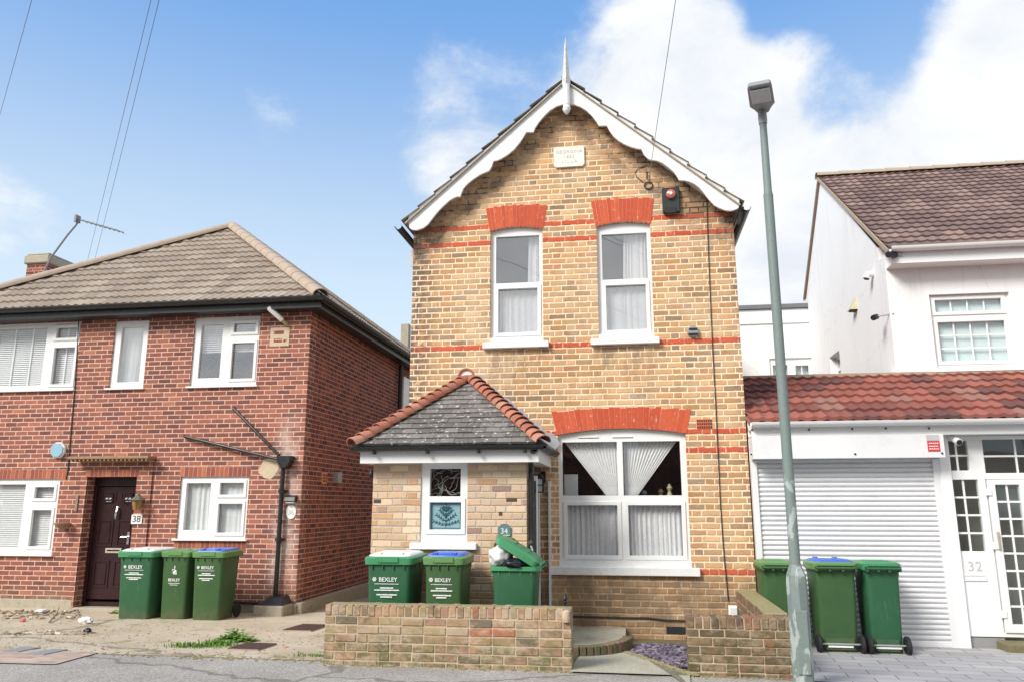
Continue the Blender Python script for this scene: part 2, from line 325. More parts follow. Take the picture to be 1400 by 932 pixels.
M['tile_grey'] = tile_mat('grey tiles', [(0, (.36, .32, .27)), (.5, (.44, .39, .33))], lichen=(.5, .38, .15), la=.5, lth=.66)

def glass_mat(name, tint=(.985, .99, .99), boost=.03, rough=.0):
    m = bpy.data.materials.new(name); m.use_nodes = True; m.node_tree.nodes.clear(); t = NT(m.node_tree)
    o = t.node('ShaderNodeOutputMaterial'); tr = t.node('ShaderNodeBsdfTransparent'); gl = t.node('ShaderNodeBsdfGlossy')
    gl.inputs['Roughness'].default_value = rough; tr.inputs['Color'].default_value = (*tint, 1)
    geo = t.node('ShaderNodeNewGeometry'); pos = geo.outputs['Position']
    cosv = t.m('ABSOLUTE', t.vm('DOT_PRODUCT', geo.outputs['Normal'], geo.outputs['Incoming'], out=1))
    fres = t.m('MULTIPLY_ADD', t.m('POWER', t.m('SUBTRACT', 1., cosv, clamp=True), 5.), .95, .045)
    t.l.new(t.bump(t.noise(pos, 1.3, 2), .05, .05), gl.inputs['Normal'])
    mx = t.node('ShaderNodeMixShader'); t.put(mx.inputs[0], t.m('ADD', fres, boost, clamp=True))
    t.l.new(tr.outputs[0], mx.inputs[1]); t.l.new(gl.outputs[0], mx.inputs[2]); t.l.new(mx.outputs[0], o.inputs[0]); return m
M['glass'] = glass_mat('window glass')
M['glass_sky'] = glass_mat('upper window glass', boost=.20)
M['glass_dark'] = glass_mat('dim glass', (.93, .95, .94), .05)

def fabric(name, c, lace=False, thr=.3, sc=60):
    m = bpy.data.materials.new(name); m.use_nodes = True; m.node_tree.nodes.clear(); t = NT(m.node_tree)
    o = t.node('ShaderNodeOutputMaterial'); d = t.node('ShaderNodeBsdfDiffuse'); tl = t.node('ShaderNodeBsdfTranslucent'); mx = t.node('ShaderNodeMixShader')
    pos = t.node('ShaderNodeNewGeometry').outputs['Position']
    col = t.scale(c, t.m('MULTIPLY_ADD', t.noise(pos, 14, 4), .16, .92))
    if lace:
        v = t.vor(pos, sc*.35); col = t.mix(t.step(v, .25, .45, 0, .14), col, t.scale(c, .55))
    t.put(d.inputs[0], col); t.put(tl.inputs[0], col); mx.inputs[0].default_value = .07
    t.l.new(d.outputs[0], mx.inputs[1]); t.l.new(tl.outputs[0], mx.inputs[2])
    if lace:
        tr = t.node('ShaderNodeBsdfTransparent'); m2 = t.node('ShaderNodeMixShader')
        v2 = t.step(t.noise(pos, sc, 3, .7), .40, .62, 0, thr)
        t.put(m2.inputs[0], v2); t.l.new(mx.outputs[0], m2.inputs[1]); t.l.new(tr.outputs[0], m2.inputs[2]); t.l.new(m2.outputs[0], o.inputs[0])
    else: t.l.new(mx.outputs[0], o.inputs[0])
    return m
M['curtain'] = fabric('white curtain', (.92, .92, .92))
M['net'] = fabric('lace net curtain', (.93, .93, .94), True, .10, 75)
M['net_fine'] = fabric('fine net', (.88, .90, .90), True, .10, 90)
M['voile'] = fabric('sheer voile', (.93, .93, .93), True, .08, 140)
M['blind'] = fabric('white blind', (.88, .89, .89))
M['blind_frost'] = fabric('pale blue green obscured glass', (.72, .85, .85))
M['room_dark'] = plain('dark room', (.045, .042, .04), .9, var=.5, vscale=3)

def etched():
    m, t, b, o = new_mat('etched blue glass panel')
    pos = t.node('ShaderNodeNewGeometry').outputs['Position']
    col = t.mix(t.noise(pos, 25, 4), (.18, .33, .36), (.30, .46, .48)); setp(t, b, col=col, rough=.25); return m
M['etched'] = etched(); M['etch_dark'] = plain('etched pattern', (.035, .11, .14), .4)

def ground_mat(name, a, b_, c, sc=1.2, fine=120, cracks=False, stones=.4, rough=.92, bump=.5, moss=None, moss_th=.55, msc=2.2, bands=None):
    m, t, b, o = new_mat(name)
    pos = t.node('ShaderNodeNewGeometry').outputs['Position']
    n = t.noise(pos, sc, 6, .65); col = t.ramp(n, [(.3, a), (.5, b_), (.7, c)])
    f = t.noise(pos, fine, 3, .7); v = t.vor(pos, fine*.7, out='Color'); vv = t.sep(v)[0]
    col = t.scale(col, t.m('ADD', t.m('MULTIPLY_ADD', f, .5, .75-stones/2), t.m('MULTIPLY', vv, stones)))
    h = t.m('ADD', f, t.m('MULTIPLY', n, 2))
    if moss:
        mm = t.m('MULTIPLY', t.step(t.noise(pos, msc, 7, .72), moss_th, moss_th+.12), .75); col = t.mix(mm, col, moss)
    if cracks:
        wv = t.vm('ADD', pos, t.scale(t.noise(pos, 2.5, 4, col=True), .5))
        cr = t.step(t.vor(wv, cracks, 'DISTANCE_TO_EDGE'), .003, .010); col = t.mix(t.m('MULTIPLY', t.m('SUBTRACT', 1., cr), .55), col, (.12, .105, .075)); h = t.m('ADD', h, cr)
    setp(t, b, col=col, rough=rough, spec=.2, normal=t.bump(h, bump, .008)); return m
M['asphalt'] = ground_mat('footway asphalt', (.31, .285, .25), (.37, .34, .30), (.42, .39, .345), sc=1.1, fine=130, stones=.75, cracks=.22, moss=(.27, .27, .17), moss_th=.62)
M['road'] = ground_mat('road asphalt', (.07, .07, .07), (.09, .09, .09), (.11, .11, .11), fine=150)
M['drive'] = ground_mat('worn concrete forecourt', (.46, .38, .27), (.55, .46, .34), (.62, .54, .42), sc=1.3, fine=170, cracks=.2, stones=.25, moss=(.27, .24, .10), moss_th=.55, bump=.8, msc=1.8)
M['path'] = ground_mat('garden path concrete', (.36, .34, .25), (.43, .41, .32), (.48, .46, .37), sc=1.6, fine=150, moss=(.25, .24, .12), moss_th=.60, msc=3)
M['soil'] = ground_mat('bare ground', (.10, .085, .05), (.16, .135, .08), (.2, .18, .10), sc=2, fine=90, moss=(.13, .15, .04), bump=1.)
M['ground'] = ground_mat('wider ground', (.16, .15, .11), (.2, .19, .13), (.15, .17, .1), sc=.3, fine=20)
M['kerb'] = plain('kerb', (.36, .35, .33), .9, var=.2, bump=.4)
def paving():
    m, t, b, o = new_mat('grey block paving')
    pos = t.node('ShaderNodeNewGeometry').outputs['Position']
    n = t.node('ShaderNodeTexBrick'); n.offset = .5; t.put(n.inputs['Vector'], t.vm('MULTIPLY', pos, (1, 1, 0)))
    rot = t.node('ShaderNodeVectorRotate'); t.put(rot.inputs[0], pos); rot.inputs['Angle'].default_value = R(6); t.l.new(rot.outputs[0], n.inputs['Vector'])
    for k, v in dict(Scale=1., **{'Brick Width': .42, 'Row Height': .21, 'Mortar Size': .006, 'Mortar Smooth': .3}).items(): n.inputs[k].default_value = v
    t.put(n.inputs['Color1'], (.34, .33, .335)); t.put(n.inputs['Color2'], (.44, .425, .42)); t.put(n.inputs['Mortar'], (.17, .16, .15))
    f = t.noise(pos, 90, 4, .7); col = t.scale(n.outputs['Color'], t.m('MULTIPLY_ADD', f, .4, .8))
    col = t.scale(col, t.m('MULTIPLY_ADD', t.noise(pos, 1.5, 5, .6), .3, .85))
    setp(t, b, col=col, rough=.9, spec=.25, normal=t.bump(t.m('SUBTRACT', t.m('MULTIPLY', f, .3), n.outputs['Fac']), .5, .006)); return m
M['paving'] = paving()
M['pink_block'] = brick('pink footway blocks', 'stretcher', .1, 0., [(0, (.46, .34, .27)), (.3, (.50, .38, .30)), (.6, (.43, .32, .26)), (.85, (.52, .41, .33))], (.35, .29, .22), .006, .001, L=.2, bump=.3)

def post_mat():
    m, t, b, o = new_mat('peeling green grey column paint')
    pos = t.node('ShaderNodeNewGeometry').outputs['Position']; X, Y, Z = t.sep(pos)
    sc = t.vm('MULTIPLY', pos, (1, 1, .45))
    f = t.noise(sc, 9, 6, .62, .6); low = t.m('MULTIPLY', t.step(Z, 2.2, .4), .10)
    pk = t.step(t.m('ADD', f, low), .62, .66)
    base = t.mix(t.noise(pos, 30, 4), (.155, .20, .185), (.22, .265, .25)); pale = t.mix(t.noise(pos, 22, 4), (.42, .47, .45), (.33, .38, .36))
    col = t.mix(pk, base, pale); dk = t.step(t.noise(sc, 14, 5, .7), .64, .70)
    col = t.mix(t.m('MULTIPLY', dk, t.step(Z, 1.6, .3)), col, (.06, .11, .10))
    setp(t, b, col=col, rough=.6, normal=t.bump(pk, .25, .004)); return m
M['post'] = post_mat()
M['lantern_grey'] = plain('lantern casting grey', (.30, .31, .32), .45, var=.1)
M['lantern_lens'] = plain('lantern lens', (.55, .57, .60), .2, var=.15, vscale=20)

# ------------------------------------------------------------------ object helpers
def root_of(o):
    while o.parent: o = o.parent
    return o
def thing(name, loc, label, cat, group=None, rotz=0.):
    o = bpy.data.objects.new(name, None); COL.objects.link(o); o.empty_display_size = .2
    o.location = loc; o.rotation_euler = (0, 0, rotz); o['label'] = label; o['category'] = cat
    if group: o['group'] = group
    return o
class MB:
    def __init__(s): s.v = []; s.f = []; s.uv = None
    def q(s, *pts):
        i = len(s.v); s.v += [tuple(p) for p in pts]; s.f.append(tuple(range(i, i+len(pts)))); return s
    def box(s, x0, x1, y0, y1, z0, z1):
        i = len(s.v)
        s.v += [(x0, y0, z0), (x1, y0, z0), (x1, y1, z0), (x0, y1, z0), (x0, y0, z1), (x1, y0, z1), (x1, y1, z1), (x0, y1, z1)]
        s.f += [tuple(i+k for k in f) for f in ((0, 3, 2, 1), (4, 5, 6, 7), (0, 1, 5, 4), (1, 2, 6, 5), (2, 3, 7, 6), (3, 0, 4, 7))]; return s
    def obox(s, c, sx, sy_, sz, mat3=None):
        i = len(s.v)
        for dz in (-1, 1):
            for dx, dy in ((-1, -1), (1, -1), (1, 1), (-1, 1)):
                p = Vector((dx*sx/2, dy*sy_/2, dz*sz/2))
                if mat3: p = mat3 @ p
                s.v.append(tuple(Vector(c)+p))
        s.f += [tuple(i+k for k in f) for f in ((0, 3, 2, 1), (4, 5, 6, 7), (0, 1, 5, 4), (1, 2, 6, 5), (2, 3, 7, 6), (3, 0, 4, 7))]; return s
    def prism(s, poly, a, b, axis='y'):
        """poly of 2D points (x,z) extruded y a..b ; axis z: (x,y) extruded z; axis x: (y,z) extruded x"""
        def mk(p, h): return (p[0], h, p[1]) if axis == 'y' else ((p[0], p[1], h) if axis == 'z' else (h, p[0], p[1]))
        n = len(poly); i = len(s.v)
        s.v += [mk(p, a) for p in poly]+[mk(p, b) for p in poly]
        s.f.append(tuple(range(i+n-1, i-1, -1))); s.f.append(tuple(range(i+n, i+2*n)))
        for k in range(n): s.f.append((i+k, i+(k+1) % n, i+n+(k+1) % n, i+n+k))
        return s
    def tube(s, pts, r, n=10, cap=True, r1=None):
        pts = [Vector(p) for p in pts]; i0 = len(s.v); N = len(pts)
        prev = None
        for k, p in enumerate(pts):
            d = (pts[min(k+1, N-1)]-pts[max(k-1, 0)]).normalized()
            a = prev if prev is not None else (Vector((0, 0, 1)) if abs(d.z) < .9 else Vector((1, 0, 0)))
            u = (a-d*a.dot(d)).normalized(); w = d.cross(u); prev = u
            rr = r if not isinstance(r, (list, tuple)) else r[k]
            if r1 is not None: rr = r+(r1-r)*k/(N-1)
            for j in range(n):
                t_ = 2*math.pi*j/n; s.v.append(tuple(p+u*math.cos(t_)*rr+w*math.sin(t_)*rr))
        for k in range(N-1):
            for j in range(n):
                a_, b_ = i0+k*n+j, i0+k*n+(j+1) % n; s.f.append((a_, b_, b_+n, a_+n))
        if cap: s.f.append(tuple(i0+j for j in range(n-1, -1, -1))); s.f.append(tuple(i0+(N-1)*n+j for j in range(n)))
        return s
    def lathe(s, c, prof, n=16, axis='z'):
        i0 = len(s.v)
        for (r, h) in prof:
            for j in range(n):
                a = 2*math.pi*j/n; x, y = r*math.cos(a), r*math.sin(a)
                p = (c[0]+x, c[1]+y, c[2]+h) if axis == 'z' else ((c[0]+x, c[1]+h, c[2]+y) if axis == 'y' else (c[0]+h, c[1]+x, c[2]+y))
                s.v.append(p)
        for k in range(len(prof)-1):
            for j in range(n):
                a_, b_ = i0+k*n+j, i0+k*n+(j+1) % n; s.f.append((a_, b_, b_+n, a_+n))
        s.f.append(tuple(i0+j for j in range(n-1, -1, -1))); s.f.append(tuple(i0+(len(prof)-1)*n+j for j in range(n)))
        return s
    def plate(s, x0, x1, z0, z1, holes, ya, yb, cuts=0, arch=0., axis='y'):
        xs = {x0, x1}; zs = {z0, z1}
        for h in holes: xs |= {max(x0, h[0]), min(x1, h[1])}; zs |= {max(z0, h[2]), min(z1, h[3])}
        if cuts:
            for k in range(1, cuts): xs.add(x0+(x1-x0)*k/cuts)
        xs = sorted(xs); zs = sorted(zs)
        xs = [x for k, x in enumerate(xs) if k == 0 or x-xs[k-1] > 1e-4]; zs = [z for k, z in enumerate(zs) if k == 0 or z-zs[k-1] > 1e-4]
        cx, hw = (x0+x1)/2, (x1-x0)/2
        def P(x, y, z):
            if arch and abs(z-z1) < 1e-5: z += arch*(1-((x-cx)/hw)**2)
            return (x, y, z) if axis == 'y' else (y, x, z)
        def solid(i, j):
            if i < 0 or j < 0 or i >= len(xs)-1 or j >= len(zs)-1: return False
            mx, mz = (xs[i]+xs[i+1])/2, (zs[j]+zs[j+1])/2
            return not any(h[0] < mx < h[1] and h[2] < mz < h[3] for h in holes)
        for i in range(len(xs)-1):
            for j in range(len(zs)-1):
                if not solid(i, j): continue
                a, b, c, d = xs[i], xs[i+1], zs[j], zs[j+1]
                s.q(P(a, ya, c), P(b, ya, c), P(b, ya, d), P(a, ya, d)); s.q(P(a, yb, c), P(a, yb, d), P(b, yb, d), P(b, yb, c))
                if not solid(i-1, j): s.q(P(a, ya, c), P(a, ya, d), P(a, yb, d), P(a, yb, c))
                if not solid(i+1, j): s.q(P(b, ya, c), P(b, yb, c), P(b, yb, d), P(b, ya, d))
                if not solid(i, j-1): s.q(P(a, ya, c), P(a, yb, c), P(b, yb, c), P(b, ya, c))
                if not solid(i, j+1): s.q(P(a, ya, d), P(b, ya, d), P(b, yb, d), P(a, yb, d))
        return s
    def build(s, name, mat, parent=None, bevel=0., smooth=False, label=None, cat=None, group=None, kind=None, merge=True, local=False, seg=1, post=None):
        off = Vector((0, 0, 0))
        if parent is not None and not local: off = root_of(parent).location
        me = bpy.data.meshes.new(name)
        me.from_pydata([tuple(Vector(v)-off) for v in s.v], [], s.f)
        if s.uv:
            ul = me.uv_layers.new(name='UVMap')
            for p in me.polygons:
                for li, vi in zip(p.loop_indices, p.vertices): ul.data[li].uv = s.uv[vi]
        bm = bmesh.new(); bm.from_mesh(me)
        if merge: bmesh.ops.remove_doubles(bm, verts=bm.verts, dist=1e-5)
        if post: post(bm)
        bmesh.ops.recalc_face_normals(bm, faces=bm.faces)
        if bevel: bmesh.ops.bevel(bm, geom=[e for e in bm.edges if len(e.link_faces) == 2 and e.calc_face_angle(0) > .5], offset=bevel, segments=seg, affect='EDGES', profile=.6)
        bm.to_mesh(me); bm.free()
        if smooth:
            for p in me.polygons: p.use_smooth = True
            try: me.set_sharp_from_angle(angle=R(42))
            except Exception: pass
        me.materials.append(M[mat] if isinstance(mat, str) else mat)
        o = bpy.data.objects.new(name, me); COL.objects.link(o)
        if parent is not None: o.parent = parent
        if label: o['label'] = label
        if cat: o['category'] = cat
        if group: o['group'] = group
        if kind: o['kind'] = kind
        return o

def text(body, size, loc, mat, parent=None, name='lettering', rot=(R(90), 0, 0), extrude=.0015, align='CENTER', sx=1., spacing=1., local=False, bold=0.):
    cu = bpy.data.curves.new('t', 'FONT'); cu.body = body; cu.size = size; cu.extrude = extrude; cu.align_x = align; cu.align_y = 'CENTER'; cu.space_character = spacing; cu.offset = bold
    ob = bpy.data.objects.new('t', cu); COL.objects.link(ob)
    dg = bpy.context.evaluated_depsgraph_get(); me = bpy.data.meshes.new_from_object(ob.evaluated_get(dg)); bpy.data.objects.remove(ob); bpy.data.curves.remove(cu)
    from mathutils import Euler
    off = Vector((0, 0, 0)) if (parent is None or local) else root_of(parent).location
    mt = Matrix.Translation(Vector(loc)-off) @ Euler(rot).to_matrix().to_4x4() @ Matrix.Diagonal((sx, 1, 1, 1)); me.transform(mt)
    me.name = name; me.materials.clear(); me.materials.append(M[mat]); o = bpy.data.objects.new(name, me); COL.objects.link(o)
    if parent is not None: o.parent = parent
    return o

def tile_roof(name, parent, mat, poly, udir, tw, ch, rolls=1, amp=.018, thick=.022, flat=False, stagger=False, under=.06):
    """poly: coplanar 3D points, first two on the eave; real stepped courses"""
    P0 = Vector(poly[0]); u = Vector(udir).normalized()
    n = Vector((0, 0, 0))
    for k in range(len(poly)):
        a, b = Vector(poly[k]), Vector(poly[(k+1) % len(poly)]); n += (a-P0).cross(b-P0)
    n.normalize()
    if n.z < 0: n = -n
    v = n.cross(u).normalized()
    if v.z < 0: v = -v
    uv = [((Vector(p)-P0).dot(u), (Vector(p)-P0).dot(v)) for p in poly]
    u0, u1 = min(a for a, b in uv), max(a for a, b in uv); v0, v1 = 0., max(b for a, b in uv)
    mb = MB(); mb.uv = []
    rnd = random.Random(3)
    prof = []
    if flat: prof = [(0, 0), (.97, 0), (.971, -.006), (.999, -.006)]
    else:
        S = 6*rolls
        for k in range(S):
            ph = (k/S*rolls) % 1.
            prof.append((k/S, amp*(.5+.5*math.cos(2*math.pi*(ph)))**1.6))
    nt = int((u1-u0)/tw)+3; rows = int((v1-v0)/ch)+2
    for j in range(rows):
        off = (tw/2 if (stagger and j % 2) else 0)-tw
        wob = [rnd.uniform(-.003, .004) for _ in range(nt+1)]
        line = []
        for i in range(nt):
            for (f, h) in prof:
                uu = u0+off+(i+f)*tw; line.append((uu, h+wob[i]*(1 if flat else .6), (i+f+.0001)))
        A = []
        for (vv, hh) in ((j*ch-.012, thick), (j*ch-.012, -.02), ((j+1)*ch-.006, .0)):
            row = []
            for (uu, h, iu) in line:
                hz = hh+h if hh >= 0 else h-.012
                p = P0+u*uu+v*vv+n*hz; row.append(len(mb.v)); mb.v.append(tuple(p)); mb.uv.append((iu, j+.5))
            A.append(row)
        for k in range(len(line)-1):
            mb.f.append((A[0][k], A[0][k+1], A[2][k+1], A[2][k])); mb.f.append((A[1][k], A[1][k+1], A[0][k+1], A[0][k]))
    off3 = root_of(parent).location
    def post(bm):
        cen = sum((Vector(p) for p in poly), Vector())/len(poly)
        for k in range(len(poly)):
            a, b = Vector(poly[k]), Vector(poly[(k+1) % len(poly)]); e = (b-a)
            pn = e.cross(n).normalized()
            if pn.dot(cen-a) > 0: pn = -pn
            a2 = a-off3+(pn*.03 if abs(e.normalized().dot(u)) > .99 and k == 0 else Vector())
            g = bm.verts[:]+bm.edges[:]+bm.faces[:]
            bmesh.ops.bisect_plane(bm, geom=g, plane_co=a2, plane_no=pn, clear_outer=True)
        # underside board
        lo = [bm.verts.new(Vector(p)-off3-n*under) for p in poly]; bm.faces.new(lo)
        hi = [bm.verts.new(Vector(p)-off3-n*.03) for p in poly]; bm.faces.new(hi)
        for k in range(len(poly)): bm.faces.new((lo[k], lo[(k+1) % len(poly)], hi[(k+1) % len(poly)], hi[k]))
    return mb.build(name, mat, parent, merge=False, post=post)

def ridge_caps(name, parent, mat, a, b, r=.11, seg=.42, lap=.02, n=8, taper=.86, rise=.0, mm=None):
    a, b = Vector(a), Vector(b); L = (b-a).length; d = (b-a).normalized(); cnt = max(1, round(L/seg)); seg = L/cnt
    side = d.cross(Vector((0, 0, 1))).normalized(); up = side.cross(d).normalized(); mb = MB()
    for k in range(cnt):
        p0 = a+d*(k*seg-lap); p1 = a+d*((k+1)*seg)
        ring = []
        for (p, rr, hh) in ((p0, r, rise), (p1, r*taper, 0)):
            for t_ in (1., .86):
                for j in range(n+1):
                    an = math.pi*(j/n)*1.08-.04*math.pi
                    ring.append(tuple(p+side*math.cos(an)*rr*t_+up*(math.sin(an)*rr*t_*.8+hh)))
        i = len(mb.v); mb.v += ring; N = n+1
        for j in range(n):
            mb.f.append((i+j, i+j+1, i+2*N+j+1, i+2*N+j)); mb.f.append((i+N+j, i+3*N+j, i+3*N+j+1, i+N+j+1))
            mb.f.append((i+j, i+N+j, i+N+j+1, i+j+1)); mb.f.append((i+2*N+j, i+2*N+j+1, i+3*N+j+1, i+3*N+j))
    return mb.build(name, mat, parent, merge=False, smooth=True)

def window(parent, Y, x0, x1, z0, z1, lights, recess=.07, arch=0., glass='glass', sill=None, name='window', deep=.07, axis='y', sillz=.0, framemat='white_paint', cuts=0):
    """lights: (u0,u1,v0,v1, sash(bool or sash rect), (nx,ny) bars) v measured from the top"""
    W, H = x1-x0, z1-z0; y = Y+recess
    holes = []; sashes = []
    for L in lights:
        hx0, hx1, hz1, hz0 = x0+W*L[0], x0+W*L[1], z1-H*L[2], z1-H*L[3]
        e = .022 if L[4] else 0
        holes.append((hx0-e, hx1+e, hz0-e, hz1+e))
    f = MB().plate(x0, x1, z0, z1, holes, y, y+deep, cuts=max(cuts, 12 if arch else 0), arch=arch).build(name, framemat, parent, bevel=.0)
    for L in lights:
        hx0, hx1, hz1, hz0 = x0+W*L[0], x0+W*L[1], z1-H*L[2], z1-H*L[3]
        if L[4]:
            s_ = .05
            MB().plate(hx0-s_, hx1+s_, hz0-s_, hz1+s_, [(hx0, hx1, hz0, hz1)], y-.016, y+.03).build('sash', framemat, f, bevel=.004)
        MB().box(hx0-.01, hx1+.01, y+.034, y+.04, hz0-.01, hz1+.01).build('pane', glass, f)
        if L[5]:
            nx, ny = L[5]; bw = .010
            for k in range(1, nx): xx = hx0+(hx1-hx0)*k/nx; MB().box(xx-bw, xx+bw, y+.026, y+.033, hz0, hz1).build('glazing_bar', framemat, f)
            for k in range(1, ny): zz = hz0+(hz1-hz0)*k/ny; MB().box(hx0, hx1, y+.024, y+.031, zz-bw, zz+bw).build('glazing_bar', framemat, f)
    return f

def curtain(parent, name, mat, pts_top, pts_bot, Y, folds=14, amp=.02, n=None, sub=6):
    """hanging cloth between a top line and a bottom line, each (x0,x1,z)"""
    n = n or folds*6; mb = MB(); rnd = random.Random(len(COL.objects))
    ph = [rnd.uniform(-.6, .6) for _ in range(8)]
    for j in range(sub+1):
        q = j/sub
        xa = pts_top[0]+(pts_bot[0]-pts_top[0])*q; xb = pts_top[1]+(pts_bot[1]-pts_top[1])*q; z = pts_top[2]+(pts_bot[2]-pts_top[2])*q
        for i in range(n+1):
            s = i/n; a = amp*min(1, (xb-xa)/max(1e-3, pts_top[1]-pts_top[0])*1.+.25)
            w = (.45+.9*(.5+.5*math.sin(7.3*s+ph[3]*5)))*math.sin(2*math.pi*folds*s+3.2*math.sin(4.1*s+ph[0]*4)+1.3*math.sin(11*s+ph[4]*6)+1.6*ph[1]*q)+.3*math.sin(2*math.pi*folds*2.3*s+ph[2]*4)
            mb.v.append((xa+(xb-xa)*s, Y+a*w, z))
    for j in range(sub):
        for i in range(n):
            a = j*(n+1)+i; mb.f.append((a, a+1, a+n+2, a+n+1))
    return mb.build(name, mat, parent, smooth=True)

# ================================================================== SETTING
def sheet(name, mat, ys, x0, x1, dz=0., nx=1):
    mb = MB()
    for a, b in zip(ys[:-1], ys[1:]): mb.q((x0, a[0], a[1]+dz), (x1, a[0], a[1]+dz), (x1, b[0], b[1]+dz), (x0, b[0], b[1]+dz))
    return mb.build(name, mat, kind='structure')
sheet('ground', 'ground', [(-400, -.16), (4.0, -.16), (4.16, -.03), (7, -.012), (40, G(40)-.012), (600, G(40)-.012)], -400, 400)
sheet('road', 'road', [(-4, -.11), (4.02, -.11)], -60, 60)
sheet('pavement', 'asphalt', [(4.14, 0), (7.0, 0), (7.72, G(7.72)), (7.86, G(7.86))], -30, 30, .0)
MB().box(-30, 30, 4.0, 4.14, -.2, .012).build('kerb', 'kerb', kind='structure', bevel=.015)
def slope_poly(name, mat, pts, dz, **kw):
    mb = MB(); mb.q(*[(p[0], p[1], G(p[1])+dz) for p in pts]); return mb.build(name, mat, kind='structure', **kw)
slope_poly('driveway', 'drive', [(-30, 7.84), (-3.0, 7.84), (-3.0, 20), (-30, 20)], .005)
slope_poly('garden_ground', 'soil', [(-3.04, 7.8), (1.45, 7.8), (1.45, 10.2), (-3.04, 10.2)], .009)
slope_poly('paving', 'paving', [(1.43, 7.55), (12, 7.55), (12, 12), (1.43, 12)], .009)
# pink block area round the covers at the far left of the footway
a_, b_, c_, d_ = at(-60, 905, Z=0), at(75, 908, Z=0), at(135, 889, Z=0), at(-60, 880, Z=0)
slope_poly('footway_blocks', 'pink_block', [(a_.x, a_.y), (b_.x, b_.y), (c_.x, c_.y), (d_.x, d_.y)], .010)

mb = MB(); rn = random.Random(31)
for k in range(1500):
    x = rn.uniform(-9.5, 1.4); y = 7.66-abs(rn.gauss(0, .035)) if x > -3.05 else 7.85+rn.gauss(0, .075)
    if -.6 < x < .45 or mnoise.noise(Vector((x*1.3, 0, 3.))) < -.02+rn.uniform(-.25, .25): continue
    m_ = Matrix.Rotation(rn.uniform(0, 6.28), 3, 'Z'); mb.obox((x, y, G(y)+.004), rn.uniform(.008, .04), rn.uniform(.008, .025), rn.uniform(.004, .012), m_)
mb.build('moss', 'coping_moss', label='moss and grit gathered along the back edge of the footway', cat='moss', kind='stuff', merge=False)
# garden path: curved right edge
pp = [(783, 938), (783, 893), (800, 884), (845, 882), (868, 888), (895, 900), (918, 915), (935, 932), (945, 945)]
pw = [at(x, y, Z=-.02) for x, y in pp]
slope_poly('garden_path', 'path', [(-.62, 7.60), (-.62, 8.1)]+[(p.x, p.y) for p in pw[2:]]+[(.46, 7.60)], .016)

# ================================================================== GARDEN WALLS
def brick_wall(parent, x0, x1, y0, y1, zb, zt, mat, mortar, rows, axis='x', seed=1, head=.105):
    """a low wall of real bricks: body courses plus a brick-on-edge coping"""
    rnd = random.Random(seed); mb = MB(); h = (zt-head-zb)/rows; L = (x1-x0) if axis == 'x' else (y1-y0)
    def put(s0, s1, d0, d1, z0, z1):
        j = lambda a: rnd.uniform(-a, a)
        ja, jb, jc, jd = j(.003), j(.003), j(.004), j(.004)
        if axis == 'x': mb.box(x0+s0+ja, x0+s1+jb, d0+jc, d1+jd, z0+j(.002), z1+j(.002))
        else: mb.box(d0+jc, d1+jd, y0+s0+ja, y0+s1+jb, z0+j(.002), z1+j(.002))
    da, db = (y0, y1) if axis == 'x' else (x0, x1)
    for r in range(rows):
        z0 = zb+r*h+.005; z1 = zb+(r+1)*h-.005; s = 0
        first = .112 if r % 2 else .225
        ln = first
        while s < L-.02:
            e = min(s+ln, L)
            if L-e < .06: e = L
            hd = rnd.random() < .2
            put(s+.005, e-.005, da, da+.1, z0, z1); put(s+.005, e-.005, db-.1, db, z0, z1)
            s = e; ln = .112 if (hd and ln > .2) else .225
    nb = max(2, round(L/.075)); w = L/nb
    for k in range(nb):
        dz = rnd.uniform(-.006, .006)
        put(k*w+.005, (k+1)*w-.005, da, db, zt-head+.004, zt+dz)
    o = mb.build('brickwork', mat, parent, bevel=.006, merge=False)
    m2 = MB(); q = .008
    if axis == 'x': m2.box(x0+q, x1-q, y0+q, y1-q, zb-.05, zt-.012)
    else: m2.box(x0+q, x1-q, y0+q, y1-q, zb-.05, zt-.012)
    m2.build('mortar', mortar, parent)
WY0, WY1 = 7.68, 7.90
gw = thing('garden_wall', (-1.83, 7.79, -.02), 'low reddish brick garden wall with brick on edge top in front of the porch bins', 'garden wall')
brick_wall(gw, -3.055, -.605, WY0, WY1, -.06, .535, 'wall_bricks', 'wall_mortar', 6, seed=4)
# short return of that wall going back at its left end
brick_wall(gw, -3.055, -2.85, WY1+.01, 8.12, -.06, .50, 'wall_bricks', 'wall_mortar', 6, axis='y', seed=9)
eb = MB(); eb.lathe((-.655, WY0-.004, .47), [(.001, -.06), (.035, -.05), (.045, 0), (.038, .045), (.012, .06)], 10); eb.build('worn_end_brick', 'wall_mortar', gw, smooth=True)
gr = thing('garden_wall', (1.0, 7.79, -.02), 'dark mossy L shaped garden wall beside the lamp post, running back to the yellow house', 'garden wall')
brick_wall(gr, .455, 1.415, WY0, WY1, -.06, .49, 'wall_bricks_dark', 'wall_mortar', 6, seed=5)
brick_wall(gr, 1.19, 1.412, WY1+.01, 9.99, -.10, .50, 'wall_bricks_dark', 'wall_mortar', 6, axis='y', seed=12)
MB().box(1.20, 1.405, WY1+.02, 9.98, .44, .508).build('mortar_capping', 'coping_moss', gr, bevel=.008)
MB().box(-3.0, -.66, WY0+.05, WY1-.02, .44, .538).build('mortar_capping', 'coping_moss', gw, bevel=.006)

